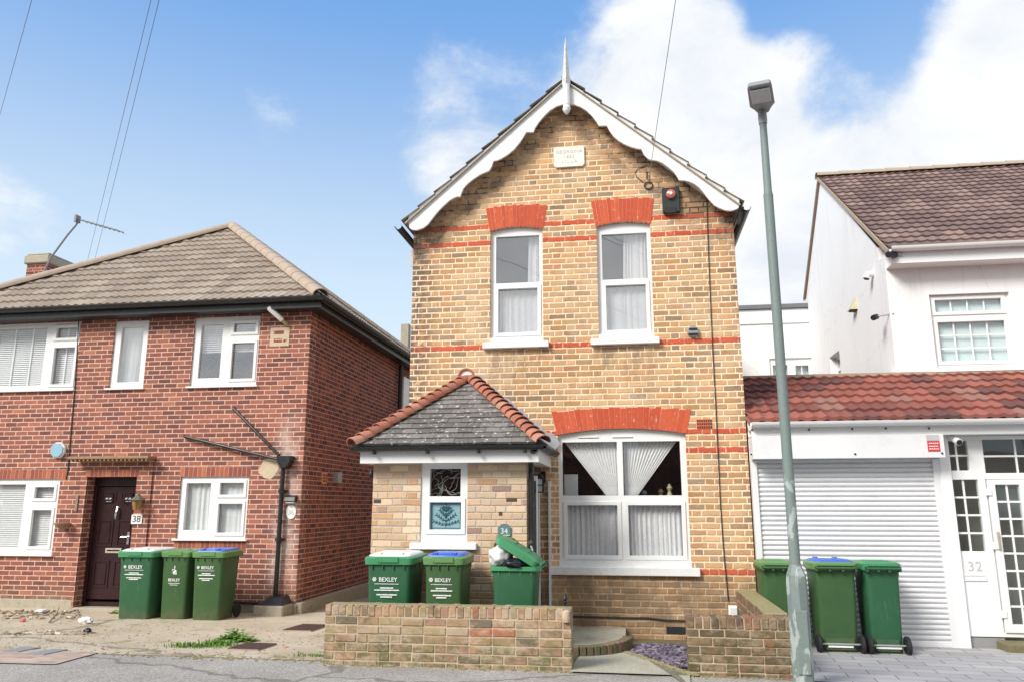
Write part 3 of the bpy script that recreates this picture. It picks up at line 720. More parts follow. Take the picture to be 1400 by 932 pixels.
# raised semicircular step inside the gap
st = thing('raised_step', (-.5, 8.9, -.05), 'raised concrete step with curved mossy brick edge behind the path', 'step')
def arcpts(cx, cy_, rx, ry, a0, a1, n): return [(cx+rx*math.cos(R(a0+(a1-a0)*k/n)), cy_+ry*math.sin(R(a0+(a1-a0)*k/n))) for k in range(n+1)]
ca = [(-1.3, 9.98)]+[(-1.3, 8.55), (-.75, 8.55)]+arcpts(-.75, 9.3, .62, .75, -90, 0, 10)+[(-.13, 9.98)]
MB().prism(ca, -.1, .045, 'z').build('slab', 'path', st)
rim = MB(); ac = arcpts(-.75, 9.3, .645, .775, -90, 0, 14); rn = random.Random(2)
seq = [(-1.3+.075*k, 8.53) for k in range(8)]+ac
for k in range(len(seq)-1):
    p, q = Vector((*seq[k], 0)), Vector((*seq[k+1], 0)); d = (q-p); 
    if d.length < .02: continue
    mid = (p+q)/2; ang = math.atan2(d.y, d.x)
    rim.obox((mid.x, mid.y, -.02+rn.uniform(-.004, .004)), d.length-.008, .11, .17, Matrix.Rotation(ang, 3, 'Z'))
rim.build('edging_bricks', 'step_brick', st, bevel=.006, merge=False)

# slate chippings
mb = MB(); rn = random.Random(5)
def chip(mb, x, y, z, s, rn):
    m = Matrix.Rotation(rn.uniform(0, 6.28), 3, 'Z') @ Matrix.Rotation(rn.uniform(-.5, .5), 3, 'X')
    mb.obox((x, y, z), s*rn.uniform(.7, 1.4), s*rn.uniform(.5, 1.), s*rn.uniform(.2, .4), m)
slq = [at(850, 872, Z=-.05), at(938, 875, Z=-.05), at(942, 905, Z=-.05), at(905, 895, Z=-.05)]
for k in range(1500):
    x = rn.uniform(-.12, 1.17); y = rn.uniform(7.93, 9.6)
    # right of the path's curved edge
    ex = .46-.62*((y-7.6)/1.25)**1.1 if y < 8.85 else -.1
    if x > ex+.07 and y < 9.4: chip(mb, x, y, G(y)+.025+rn.uniform(0, .015), .045, rn)
mb.build('slate_chippings', 'slate_chip', label='purple slate chippings between the path and the right garden wall', cat='chippings', kind='stuff', merge=False)
mb = MB()
for k in range(1400):
    x = rn.uniform(-10, -3.1); y = 7.9+abs(rn.gauss(0, 1.4))
    if y < 11.8: chip(mb, x, y, G(y)+.008, rn.choice((.008, .012, .02)), rn)
mb.build('loose_gravel', 'gravel_chip', label='loose stones scattered over the worn forecourt', cat='gravel', kind='stuff', merge=False)
# edging of moss along path
mb = MB()
for k in range(500):
    q = rn.random(); y = 7.62+q*1.25; x = .46-.62*q**1.1+rn.gauss(0, .018)+.03
    chip(mb, x, y, G(y)+.018, .03, rn)
mb.build('path_edging', 'coping_moss', kind='structure', merge=False)

# ================================================================== LEFT HOUSE
YL = 11.9; XC = -5.22; XL = -12.25
LH = thing('red_brick_house', (-8.7, YL, G(YL)), 'red brick house with sandy tiled pyramid roof and dark front door', 'house')
EZ = 4.80
w1 = rc(YL, -95, 110, 443.5, -110, 100.7, 534); w2 = rc(YL, 159, 203.8, 438.5, 147, 196, 530); w3 = rc(YL, 267.4, 356, 433, 258.4, 350, 527)
g1 = rc(YL, -110, 83.5, 654.5, -130, 69.7, 756); g2 = rc(YL, 248, 341, 651, 239, 335, 736)
dr = rc(YL, 120.5, 188, 651, 101.5, 172, 832)
holes = [w1, w2, w3, g1, g2, (dr[0], dr[1], -.35, dr[3])]
MB().plate(XL, XC, -.4, EZ, holes, YL, YL+.25).build('front_wall', 'red_brick', LH)
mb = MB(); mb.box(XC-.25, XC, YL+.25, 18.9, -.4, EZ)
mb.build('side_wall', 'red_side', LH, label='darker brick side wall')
mb = MB(); mb.box(XL, XL+.25, YL+.25, 18.9, -.4, EZ); mb.box(XL, XC-.25, 18.65, 18.9, -.4, EZ); mb.box(XL+.25, XC-.25, YL+3, YL+3.1, -.4, EZ)
mb.build('rear_walls', 'red_side', LH)
mb = MB(); mb.box(XL+.25, XC-.25, YL+.25, 18.65, 2.2, 2.4); mb.box(XL+.25, XC-.25, YL+.25, 18.65, EZ-.1, EZ-.02)
mb.build('floors', 'room_dark', LH)
MB().plate(XL, XC+.03, -.4, .0, [(dr[0]-.02, dr[1]+.02, -.5, .1)], YL-.035, YL-.001).build('plinth', 'concrete', LH, bevel=.01)
MB().box(XC+.001, XC+.11, YL+.0, 18.9, -.45, .02).build('plinth', 'concrete', LH, bevel=.012)
# roof
OV = .27; ex0, ex1, ey0 = XL-OV+.02, XC+OV, YL-OV-.03; half = (ex1-ex0)/2; AP = (-8.735, 15.38, 7.60); ez = 4.83
slope_ = (AP[2]-ez)
c1, c2, c3, c4 = (ex0, ey0, ez), (ex1, ey0, ez), (ex1, 2*AP[1]-ey0, ez), (ex0, 2*AP[1]-ey0, ez)
tile_roof('roof_front', LH, 'tile_sand', [c1, c2, AP], (1, 0, 0), .30, .335, rolls=2, amp=.022, thick=.035)
tile_roof('roof_side', LH, 'tile_sand', [c2, c3, AP], (0, 1, 0), .30, .335, rolls=2, amp=.022, thick=.035)
tile_roof('roof_rear', LH, 'tile_sand', [c3, c4, AP], (-1, 0, 0), .60, .335, rolls=1, amp=.02, thick=.03)
tile_roof('roof_side', LH, 'tile_sand', [c4, c1, AP], (0, -1, 0), .60, .335, rolls=1, amp=.02, thick=.03)
for c in (c1, c2, c3): ridge_caps('hip_tiles', LH, 'tile_ridge_sand', (c[0], c[1], c[2]+.03), (AP[0], AP[1], AP[2]+.035), r=.14, seg=.40, taper=.95)
# gutters and fascia
def gutter(parent, a, b, r=.055, mat='black_pvc', name='gutter'):
    a, b = Vector(a), Vector(b); d = (b-a).normalized(); sd = d.cross(Vector((0, 0, 1))).normalized(); mb = MB(); n = 8; pts = []
    for p in (a, b):
        for rr in (r, r*.9):
            for j in range(n+1):
                an = math.pi+math.pi*j/n; pts.append(tuple(p+sd*math.cos(an)*rr+Vector((0, 0, 1))*math.sin(an)*rr))
    mb.v = pts; N = n+1
    for j in range(n): mb.f += [(j, j+1, 2*N+j+1, 2*N+j), (N+j, 3*N+j, 3*N+j+1, N+j+1)]
    mb.f += [(0, 2*N, 3*N, N), (n, N+n, 3*N+n, 2*N+n)]
    for k in (0, 2): mb.f.append(tuple([k*N+j for j in range(N)]+[(k+1)*N+j for j in range(n, -1, -1)]))
    return mb.build(name, mat, parent, smooth=True, merge=False)
gutter(LH, (ex0-.05, ey0-.03, ez-.01), (ex1+.10, ey0-.03, ez-.01), .062)
gutter(LH, (ex1+.05, ey0-.08, ez-.01), (ex1+.05, 19, ez-.01), .062)
MB().box(ex0+.02, ex1-.0, ey0+.035, ey0+.06, ez-.17, ez-.02).build('fascia', 'black_pvc', LH)
MB().box(ex1-.06, ex1-.03, ey0+.061, 18.9, ez-.17, ez-.02).build('fascia', 'black_pvc', LH)
mb = MB(); mb.box(ex0+.02, ex1-.06, ey0+.062, YL-.001, ez-.17, ez-.15); mb.box(XC+.001, ex1-.061, YL, 18.9, ez-.17, ez-.15)
mb.build('soffit', 'black_pvc', LH)
# windows of the red house
def sill_lip(parent, w, Y, ext=.04, h=.03, out=.05, mat='white_paint'):
    MB().box(w[0]-ext, w[1]+ext, Y-out, Y+.06, w[2]-h, w[2]-.001).build('window_sill', mat, parent, bevel=.004)
F1 = window(LH, YL, *w1, [(.02, .32, .06, .93, 0, 0), (.36, .78, .06, .93, 0, 0), (.845, .975, .08, .235, 1, 0), (.845, .975, .38, .92, 1, 0)], recess=.03); sill_lip(F1, w1, YL)
F2 = window(LH, YL, *w2, [(.19, .83, .09, .91, 0, 0)], recess=.03, glass='glass_sky'); sill_lip(F2, w2, YL)
F3 = window(LH, YL, *w3, [(.10, .43, .10, .88, 0, 0), (.60, .93, .10, .23, 1, 0), (.60, .93, .39, .9, 1, 0)], recess=.03, glass='glass_sky'); sill_lip(F3, w3, YL)
G1 = window(LH, YL, *g1, [(.02, .30, .07, .93, 0, 0), (.33, .76, .07, .93, 0, 0), (.83, .96, .11, .26, 1, 0), (.83, .96, .42, .9, 1, 0)], recess=.03); sill_lip(G1, g1, YL)
G2 = window(LH, YL, *g2, [(.08, .44, .10, .86, 0, 0), (.58, .92, .10, .29, 1, 0), (.58, .92, .44, .9, 1, 0)], recess=.03); sill_lip(G2, g2, YL)
def blind(parent, w, Y, z0=None, slats=34, tapes=3, mat='blind'):
    x0, x1 = w[0]+.06, w[1]-.06; z1 = w[3]-.05; z0 = z0 if z0 is not None else w[2]+.05; mb = MB(); n = max(3, int((z1-z0)/.035))
    for k in range(n):
        z = z0+(z1-z0)*k/n; h = (z1-z0)/n
        mb.q((x0, Y+.115, z), (x1, Y+.115, z), (x1, Y+.135, z+h*.97), (x0, Y+.135, z+h*.97))
    for k in range(tapes): xx = x0+(x1-x0)*(k+.7)/(tapes+.4); mb.box(xx-.014, xx+.014, Y+.105, Y+.11, z0, z1)
    return mb.build('blind', mat, parent)
blind(F1, w1, YL, tapes=8); blind(G1, g1, YL, tapes=3)
blind(F3, w3, YL, z0=w3[2]+.5*(w3[3]-w3[2]), tapes=0)
curtain(F2, 'curtain', 'net_fine', (w2[0]+.03, w2[1]-.03, w2[3]-.05), (w2[0]+.03, w2[1]-.03, w2[2]+.05), YL+.14, 5, .02)
gxm = (g2[0]+g2[1])/2
curtain(G2, 'curtain', 'curtain', (g2[0]+.03, g2[1]-.03, g2[3]-.04), (g2[0]+.03, g2[1]-.03, g2[2]+.04), YL+.175, 9, .022)
curtain(G2, 'net_curtain', 'net_fine', (g2[0]+.03, g2[1]-.03, g2[3]-.04), (g2[0]+.03, g2[1]-.03, g2[2]+.04), YL+.125, 12, .010)
ob = MB().lathe((g2[0]+.17, YL+.17, g2[2]+.03), [(.03, 0), (.035, .05), (.02, .09), (.028, .13), (.012, .18)], 10).build('window_ornament', 'alarm_red', label='small red and dark ornament standing inside the ground floor window sill', cat='ornament', smooth=True)
# soldier courses and brick patch
def soldier(parent, x0, x1, z0, z1, y, mat='arch_left', w=.0755, name='soldier_course'):
    n = max(1, round((x1-x0)/w)); w = (x1-x0)/n; mb = MB()
    for k in range(n): mb.box(x0+k*w+.005, x0+(k+1)*w-.005, y-.004, y+.02, z0+.004, z1-.004)
    o = mb.build(name, M[mat], parent, merge=False)
    MB().box(x0, x1, y-.0015, y+.02, z0, z1).build('pointing', 'mortar_pink', parent)
    return o
M['arch_left'] = island_mat('soldier bricks', [(0, (.40, .13, .08)), (.3, (.28, .09, .07)), (.55, (.48, .17, .10)), (.8, (.33, .10, .07))], dirt=.15, dirtc=(.2, .1, .07))
M['mortar_pink'] = plain('pink mortar', (.60, .38, .28), .9, var=.15)
soldier(LH, g2[0]-.02, g2[1]+.02, g2[3], g2[3]+.16, YL); soldier(LH, g1[0], g1[1]+.1, g1[3]+.003, g1[3]+.16, YL)
soldier(LH, g2[0]-.02, g2[1]+.02, g2[2]-.16, g2[2]-.035, YL)
soldier(LH, dr[0]-.03, dr[1]+.03, dr[3], dr[3]+.115, YL-.03)
p = rc(YL, 370, 396, 448, 369, 395, 473)
MB().plate(*p, [(p[0]+.08, p[1]-.05, p[2]+.1, p[2]+.14), (p[0]+.08, p[1]-.05, p[2]+.2, p[2]+.24)], YL-.006, YL+.002).build('mortar_patch', 'mortar_patch', LH) if False else None
M['mortar_patch'] = plain('smeared mortar patch', (.58, .47, .33), .95, var=.2, vscale=16, bump=.6, bscale=60)
MB().plate(*p, [(p[0]+.07, p[0]+.22, p[2]+.06, p[2]+.13), (p[0]+.24, p[1]-.03, p[2]+.06, p[2]+.11), (p[0]+.06, p[0]+.24, p[2]+.20, p[2]+.26)], YL-.006, YL+.002).build('mortar_patch', 'mortar_patch', LH)
pb = at(368, 640, YL); mb = MB(); mb.prism([(pb.x+.17*math.cos(a/9*6.283)*(1+.2*math.sin(a*3)), pb.z+.17*math.sin(a/9*6.283)) for a in range(9)], YL-.005, YL+.002); mb.build('mortar_patch', 'mortar_patch', LH)
# door surround pilasters, canopy and door
ca0, ca1 = at(107, 628, YL), at(215, 626, YL)
pr = rc(YL, 196, 212, 640, 182, 199, 832)
MB().box(dr[1]+.002, at(211, 640, YL).x-.01, YL-.03, YL+.0, -.35, ca0.z-.02).build('door_pier', 'red_brick', LH)
MB().box(ca0.x+.12, dr[0]-.002, YL-.03, YL+.0, -.35, ca0.z-.02).build('door_pier', 'red_brick', LH)
MB().box(dr[0]-.002, dr[1]+.002, YL-.03, YL, dr[3]+.12, ca0.z-.02).build('door_head', 'red_brick', LH)
cn = MB().box(ca0.x, ca1.x, YL-.25, YL+.0, ca0.z-.005, ca0.z+.04).build('door_canopy', 'canopy', LH, bevel=.008)
mb = MB(); k = ca0.x+.04
while k < ca1.x-.03: mb.box(k, k+.025, YL-.235, YL-.03, ca0.z-.035, ca0.z-.0055); k += .075
mb.build('dentils', 'canopy', cn)
DY = YL+.17
door = MB().box(dr[0]+.06, dr[1]-.05, DY+.02, DY+.07, G(YL)+.14, dr[3]-.16).build('front_door', 'dark_door', LH, bevel=.003)
MB().plate(dr[0], dr[1], G(YL)+.02, dr[3], [(dr[0]+.055, dr[1]-.045, G(YL)+.1, dr[3]-.15)], DY, DY+.09).build('door_frame', 'dark_door', door, bevel=.004)
dw = dr[1]-dr[0]-.11; dx = dr[0]+.06; dz0, dz1 = G(YL)+.14, dr[3]-.16; dh = dz1-dz0
for (a, b) in ((.10, .45), (.55, .90)):
    for (c, d) in ((.045, .20), (.28, .40)) if 0 else ((.045, .13), (.30, .54), (.66, .9)):
        X0, X1, Z1, Z0 = dx+dw*a, dx+dw*b, dz1-dh*c, dz1-dh*d
        MB().plate(X0, X1, Z0, Z1, [(X0+.028, X1-.028, Z0+.028, Z1-.028)], DY+.008, DY+.02).build('panel_moulding', 'dark_door', door, bevel=.003); MB().box(X0+.05, X1-.05, DY+.010, DY+.02, Z0+.05, Z1-.05).build('raised_panel', 'dark_door', door, bevel=.006)
for a in (.275, .725):
    xx = dx+dw*a; zz = dz1-dh*.105
    f = MB().plate(xx-.085, xx+.085, zz-.075, zz+.075, [(xx-.06, xx+.06, zz-.055, zz+.055)], DY-.001, DY+.02).build('door_light', 'dark_door', door, bevel=.002)
    MB().box(xx-.06, xx+.06, DY+.012, DY+.018, zz-.055, zz+.055).build('pane', 'etched_pane', f) if False else MB().box(xx-.06, xx+.06, DY+.012, DY+.018, zz-.055, zz+.055).build('pane', 'lantern_lens', f)
    mb = MB(); mb.tube([(xx-.055, DY+.008, zz-.05), (xx+.055, DY+.008, zz+.05)], .006, 6); mb.tube([(xx-.055, DY+.008, zz+.01), (xx-.01, DY+.008, zz+.05)], .004, 6); mb.tube([(xx+.01, DY+.008, zz-.05), (xx+.055, DY+.008, zz-.01)], .004, 6)
    mb.build('lead_strips', 'black_iron', f)
kn = at(160.5, 700, DY); MB().tube([(kn.x, DY-.005, kn.z+.09), (kn.x+.012, DY-.03, kn.z+.04), (kn.x, DY-.04, kn.z-.02), (kn.x-.006, DY-.02, kn.z-.1)], [.018, .014, .024, .012], 8).build('knocker', 'chrome', door, smooth=True)
lp = at(155, 752, DY); MB().plate(lp.x-.15, lp.x+.14, lp.z-.04, lp.z+.04, [(lp.x-.12, lp.x+.11, lp.z-.012, lp.z+.012)], DY+.0, DY+.02).build('letterbox', 'brass', door, bevel=.003)
hd = at(175, 735, DY); mb = MB().box(hd.x-.02, hd.x+.02, DY+.0, DY+.02, hd.z-.1, hd.z+.1); mb.tube([(hd.x, DY-.0, hd.z+.02), (hd.x, DY-.04, hd.z+.02), (hd.x-.1, DY-.05, hd.z+.02)], .012, 8); mb.build('handle', 'chrome', door)
MB().box(dr[0]+.001, dr[1]-.001, YL-.05, DY+.1, -.5, G(YL)+.03).build('doorstep', 'concrete', LH, bevel=.01)
# chimney
ch0 = at(38, 356, Y=15.6); ch1 = at(66, 354, Y=15.6)
chm = MB().box(ch0.x, ch1.x, 15.6, 16.9, 5.2, ch0.z-.10).build('chimney', 'red_side', LH)
MB().box(ch0.x-.06, ch1.x+.06, 15.54, 16.96, ch0.z-.10, ch0.z+.10).build('chimney_cap', 'concrete', chm, bevel=.02)
MB().box(ch0.x-.02, ch1.x+.02, 15.58, 16.92, ch0.z+.101, ch0.z+.16).build('chimney_flaunching', 'concrete', chm, bevel=.02)
ae = thing('tv_aerial', at(60, 372, Y=15.55), 'thin bent television aerial clamped to the chimney of the red brick house', 'aerial')
pts = [at(60, 378, Y=15.52), at(62, 368, Y=15.5), at(70, 352, Y=15.5), at(92, 322, Y=15.5), at(104, 308, Y=15.5), at(108, 300, Y=15.5)]
MB().tube(pts, .022, 8).build('mast', 'aerial', ae, smooth=True)
mb = MB(); b0, b1 = at(106, 300, Y=15.5), at(169, 318, Y=15.5); mb.tube([b0, b1], .015, 6)
for k in range(9):
    q = b0.lerp(b1, .12+k*.1); mb.tube([q+Vector((0, -.16, 0)), q+Vector((0, .16, 0))], .006, 5)
mb.box(b0.x-.03, b0.x+.02, 15.42, 15.58, b0.z-.08, b0.z+.09)
mb.build('boom', 'aerial', ae, merge=False)

# rain and waste pipes on the front of the red house
hp = at(390, 630, Y=YL-.09); PY = YL-.075
hop = MB(); hop.prism([(hp.x-.13, hp.z+.085), (hp.x+.13, hp.z+.085), (hp.x+.11, hp.z-.02), (hp.x+.045, hp.z-.11), (hp.x-.045, hp.z-.11), (hp.x-.11, hp.z-.02)], YL-.16, YL-.005)
pipe = thing('waste_pipe', (hp.x, YL, hp.z), 'black waste pipes meeting in a hopper with a downpipe on the red brick front', 'pipe')
hop.build('hopper', 'black_pvc', pipe, bevel=.012)
dt, db = at(387.5, 640, Y=PY), at(375.5, 822, Y=PY); xm = (dt.x+db.x)/2
mb = MB().tube([(xm, PY, dt.z+.05), (xm, PY, db.z)], .036, 12); mb.build('downpipe', 'black_pvc', pipe, smooth=True)
for zz in (dt.z-.35, dt.z-1.1): mb = MB(); mb.tube([(xm, PY, zz-.035), (xm, PY, zz+.035)], .046, 12); mb.box(xm-.08, xm+.08, PY+.03, YL, zz-.015, zz+.015); mb.build('pipe_clip', 'black_pvc', pipe)
a, b = at(252, 596, Y=YL-.06), at(383, 628, Y=YL-.06); MB().tube([(a.x, YL+.01, a.z), (a.x+.0, YL-.05, a.z), (a.x+.04, YL-.06, a.z-.01), (b.x, YL-.08, b.z)], .026, 10).build('branch_pipe', 'black_pvc', pipe, smooth=True)
a, b = at(318, 557, Y=YL-.06), at(382, 622, Y=YL-.06); MB().tube([(a.x, YL+.01, a.z), (a.x+.0, YL-.05, a.z), (a.x+.03, YL-.06, a.z-.02), (b.x, YL-.08, b.z)], .024, 10).build('branch_pipe', 'black_pvc', pipe, smooth=True)
sh = at(373, 826, Y=YL-.25)
sb = thing('drain_block', (sh.x, YL-.2, G(YL)), 'concrete block with a sloping black cover at the foot of the downpipe', 'drain')
MB().box(sh.x-.24, sh.x+.24, YL-.42, YL-.045, -.3, .02).build('block', 'concrete', sb, bevel=.02)
mb = MB(); mb.v = [(sh.x-.2, YL-.40, .022), (sh.x+.22, YL-.40, .022), (sh.x+.22, YL-.05, .022), (sh.x-.2, YL-.05, .022), (sh.x-.05, YL-.28, .13), (sh.x+.16, YL-.28, .13), (sh.x+.16, YL-.06, .15), (sh.x-.05, YL-.06, .15)]
mb.f = [(0, 3, 2, 1), (4, 5, 6, 7), (0, 1, 5, 4), (1, 2, 6, 5), (2, 3, 7, 6), (3, 0, 4, 7)]; mb.build('cover', 'black_pvc', sb, bevel=.006)
a, b = at(318, 823, Y=YL-.08), at(362, 827, Y=YL-.08); MB().tube([a, (b.x, YL-.08, a.z-.01)], .022, 8).build('ground_pipe', 'black_pvc', sb)
# cable down the red house
a = at(107.5, 440, Y=YL-.012); mb = MB().tube([a, at(103, 520, Y=YL-.012), at(97, 590, Y=YL-.012), at(93, 640, Y=YL-.012), at(90, 655, Y=YL-.012)], .008, 6)
mb.build('wall_cable', 'cable', label='thin dark cable running down the red brick front from the eaves', cat='cable')
# rear pipe and window strip by the far end of the side wall
ps = at(549, 500, X=XC+.08)
MB().tube([(XC+.08, 16.8, 4.62), (XC+.08, 16.8, .2)], .05, 10).build('side_downpipe', 'black_pvc', LH, smooth=True)
MB().box(XC-.05, XC+.03, 17.25, 17.7, 2.9, 4.45).build('side_window', 'white_paint', LH, bevel=.01)
# small terracotta vent + grey box on side wall
def side_item(px, py0, py1, wY, d, name, mat, parent=None, **kw):
    a, b = at(px, py0, X=XC+.01), at(px, py1, X=XC+.01); zz = sorted((a.z, b.z))
    return MB().box(XC-.01, XC+d, a.y-wY/2, a.y+wY/2, zz[0], zz[1]).build(name, mat, parent, bevel=.006, **kw)
v = side_item(444.5, 645, 661, .22, .012, 'air_brick', 'orange_vent', LH)
a, b = at(444.5, 647, X=XC+.01), at(444.5, 659, X=XC+.01); mb = MB()
for i in range(3):
    for j in range(2): zz = b.z+(a.z-b.z)*(i+.5)/3; yy = a.y-.05+.1*j; mb.box(XC+.010, XC+.0135, yy-.03, yy+.03, zz-.018, zz+.018)
mb.build('vent_slots', 'black_iron', v)
side_item(459.5, 645, 660, .2, .09, 'bulkhead_light', 'galv', label='small grey bulkhead lamp on the side wall of the red brick house', cat='wall lamp')
# floodlight under eaves
fl = thing('floodlight', at(378, 430, Y=YL-.12), 'white tubular security lamp under the eaves of the red brick house', 'wall lamp')
a, b = at(367, 420, Y=YL-.25), at(386, 438, Y=YL-.1); MB().tube([a, a.lerp(b, .1), b], [.035, .05, .04], 12).build('body', 'white_paint', fl, smooth=True)
MB().tube([b, (b.x+.03, YL, b.z-.04)], .03, 10).build('bracket', 'yellowed', fl)
MB().tube([a, a+(a-b)*.02], .036, 12).build('lens', 'lantern_lens', fl)
# blue alarm
al = at(81, 615, Y=YL); t_ = thing('alarm_box', (al.x, YL, al.z), 'pale blue eight sided alarm box on the red brick front', 'alarm')
def ngon(cx, cz, r, n=8, o=.3927): return [(cx+r*math.cos(o+2*math.pi*k/n), cz+r*math.sin(o+2*math.pi*k/n)) for k in range(n)]
MB().prism(ngon(al.x+.01, al.z, .14), YL-.06, YL-.0).build('casing', 'white_paint', t_, bevel=.01)
MB().prism(ngon(al.x+.005, al.z, .125), YL-.075, YL-.0601).build('front_cover', 'alarm_blue', t_, bevel=.006)
# coach lamp by door
cl = at(188, 686, Y=YL-.14); t_ = thing('wall_lantern', (cl.x, YL, cl.z), 'amber glass coach lantern beside the dark front door', 'wall lamp')
MB().lathe((cl.x, cl.y, cl.z), [(.012, .13), (.03, .11), (.10, .05), (.115, .035), (.085, .03)][::-1], 8).build('cap', 'verdigris', t_)
MB().lathe((cl.x, cl.y, cl.z), [(.045, -.12), (.06, -.115), (.082, .028)], 8).build('glass_body', 'amber', t_)
mb = MB(); mb.tube([(cl.x, YL, cl.z+.02), (cl.x, YL-.08, cl.z+.10), (cl.x, cl.y, cl.z+.14)], .012, 6)
for k in range(4): an = k*math.pi/2+.4; mb.tube([(cl.x+.05*math.cos(an), cl.y+.05*math.sin(an), cl.z-.12), (cl.x+.085*math.cos(an), cl.y+.085*math.sin(an), cl.z+.03)], .007, 5)
mb.box(cl.x-.04, cl.x+.04, YL-.02, YL-.0, cl.z-.05, cl.z+.08); mb.build('bracket', 'verdigris', t_)
# 38 sign
s = rc(YL, 182.5, 197, 702.5, 181, 195.5, 715.5); t_ = thing('house_number_sign', ((s[0]+s[1])/2, YL, (s[2]+s[3])/2), 'small square sign reading 38 beside the dark front door', 'sign')
MB().box(s[0], s[1], YL-.045, YL-.031, s[2], s[3]).build('plate', 'print_white', t_, bevel=.002)
text('38', .15, ((s[0]+s[1])/2, YL-.047, (s[2]+s[3])/2), 'print_black', t_, 'lettering')
# planter bracket (dark bird-shaped holder)
q = at(85, 716, Y=YL-.12); t_ = thing('wall_planter', (q.x, YL, q.z), 'small dark wall basket beside the left ground floor window', 'planter')
MB().lathe((q.x, q.y, q.z), [(.02, -.07), (.09, -.04), (.13, .01), (.135, .03), (.12, .025), (.02, .0)], 12).build('bowl', 'timber_dark', t_, smooth=True) if False else MB().lathe((q.x, q.y, q.z), [(.02, -.07), (.08, -.045), (.12, .0), (.13, .02), (.02, .025)], 12).build('bowl', 'canopy', t_, smooth=True)
MB().tube([(q.x, YL, q.z-.02), (q.x, q.y+.02, q.z-.05)], .012, 6).build('bracket', 'black_iron', t_)
hk = at(105.5, 686, Y=YL-.03); MB().box(hk.x-.02, hk.x+.02, YL-.05, YL-.0, hk.z-.14, hk.z+.12).build('bell_wire_cover', 'twig', LH)
# lamp box and round sign near corner
q = at(398, 682, Y=YL-.04); t_ = thing('wall_lamp', (q.x, YL, q.z), 'small black downlight above the round number sign', 'wall lamp')
mb = MB(); mb.prism([(YL, q.z+.07), (YL-.09, q.z+.04), (YL-.11, q.z-.03), (YL, q.z-.03)], q.x-.09, q.x+.09, 'x'); mb.build('hood', 'black_pvc', t_, bevel=.006)
MB().box(q.x-.075, q.x+.075, YL-.09, YL-.0, q.z-.065, q.z-.031).build('lens', 'lantern_lens', t_, bevel=.01)
q = at(398.5, 699, Y=YL); t_ = thing('house_number_sign', (q.x, YL, q.z), 'round white number sign by the corner of the red brick house', 'sign')
MB().prism([(q.x+.085*math.cos(k*.3927), q.z+.115*math.sin(k*.3927)) for k in range(16)], YL-.02, YL-.001).build('plate', 'print_white', t_, bevel=.004)
text('36', .1, (q.x, YL-.022, q.z-.01), 'print_grey', t_, 'lettering')

# ================================================================== YELLOW HOUSE
YM = 10.0; MX0, MX1 = -2.93, 1.43; CX = -.748
YH = thing('yellow_brick_house', (CX, YM, G(YM)), 'tall yellow brick house with scalloped white bargeboards and red brick arches', 'house')
u1 = rc(YM, 671, 742.5, 314.5, 669, 741.8, 466); u2 = rc(YM, 815, 889, 308, 819, 894.5, 462.5); bw_ = rc(YM, 763, 937.3, 593, 764.5, 945.7, 774)
RA1, RA2, RA3 = .05, .05, .075
EV = 5.40; APX = 7.16
def gable(bm):
    off = root_of(YH).location
    for sgn, xe in ((-1, MX0), (1, MX1)):
        a = Vector((xe, 0, EV-.12)); b = Vector((CX, 0, APX)); e = b-a; nrm = Vector((-e.z, 0, e.x)) if sgn < 0 else Vector((e.z, 0, -e.x))
        if nrm.z < 0: nrm = -nrm
        bmesh.ops.bisect_plane(bm, geom=bm.verts[:]+bm.edges[:]+bm.faces[:], plane_co=a-off, plane_no=nrm, clear_outer=True)
hl = [(u1[0], u1[1], u1[2]-.05, u1[3]+RA1), (u2[0], u2[1], u2[2]-.05, u2[3]+RA2), (bw_[0], bw_[1], bw_[2]-.05, bw_[3]+RA3)]
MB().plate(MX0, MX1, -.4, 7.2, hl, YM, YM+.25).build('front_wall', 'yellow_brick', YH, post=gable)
mb = MB(); mb.box(MX0, MX0+.22, YM+.25, 18.5, -.4, EV-.15); mb.box(MX1-.22, MX1, YM+.25, 18.5, -.4, EV-.15); mb.plate(MX0, MX1, -.4, 7.2, [], 18.5, 18.7)
mb.build('side_and_rear_walls', 'yellow_brick', YH, post=gable)
mb = MB(); mb.box(MX0+.22, MX1-.22, YM+2.6, YM+2.7, -.4, 5.2); mb.box(MX0+.22, MX1-.22, YM+.25, 18.5, 2.75, 2.95); mb.box(MX0+.22, MX1-.22, YM+.25, 18.5, 5.15, 5.25)
mb.build('rooms', 'room_dark', YH)
# roof slabs, tiles run back along the house
OVX = 1.0
eL = (-3.02, 9.765, 5.33); tL = (CX, 9.765, 7.325); eR = (1.525, 9.765, 5.33)
BK = 18.8
tile_roof('roof_slope', YH, 'tile_grey', [eL, (eL[0], BK, eL[2]), (CX, BK, tL[2]), tL], (0, 1, 0), .27, .30, flat=True, thick=.034, stagger=True, under=.045)
tile_roof('roof_slope', YH, 'tile_grey', [eR, (eR[0], BK, eR[2]), (CX, BK, tL[2]), tL], (0, 1, 0), .27, .30, flat=True, thick=.034, stagger=True, under=.045)
ridge_caps('ridge_tiles', YH, 'tile_ridge_sand', (CX, 9.98, 7.34), (CX, BK, 7.34), r=.1, seg=.45)
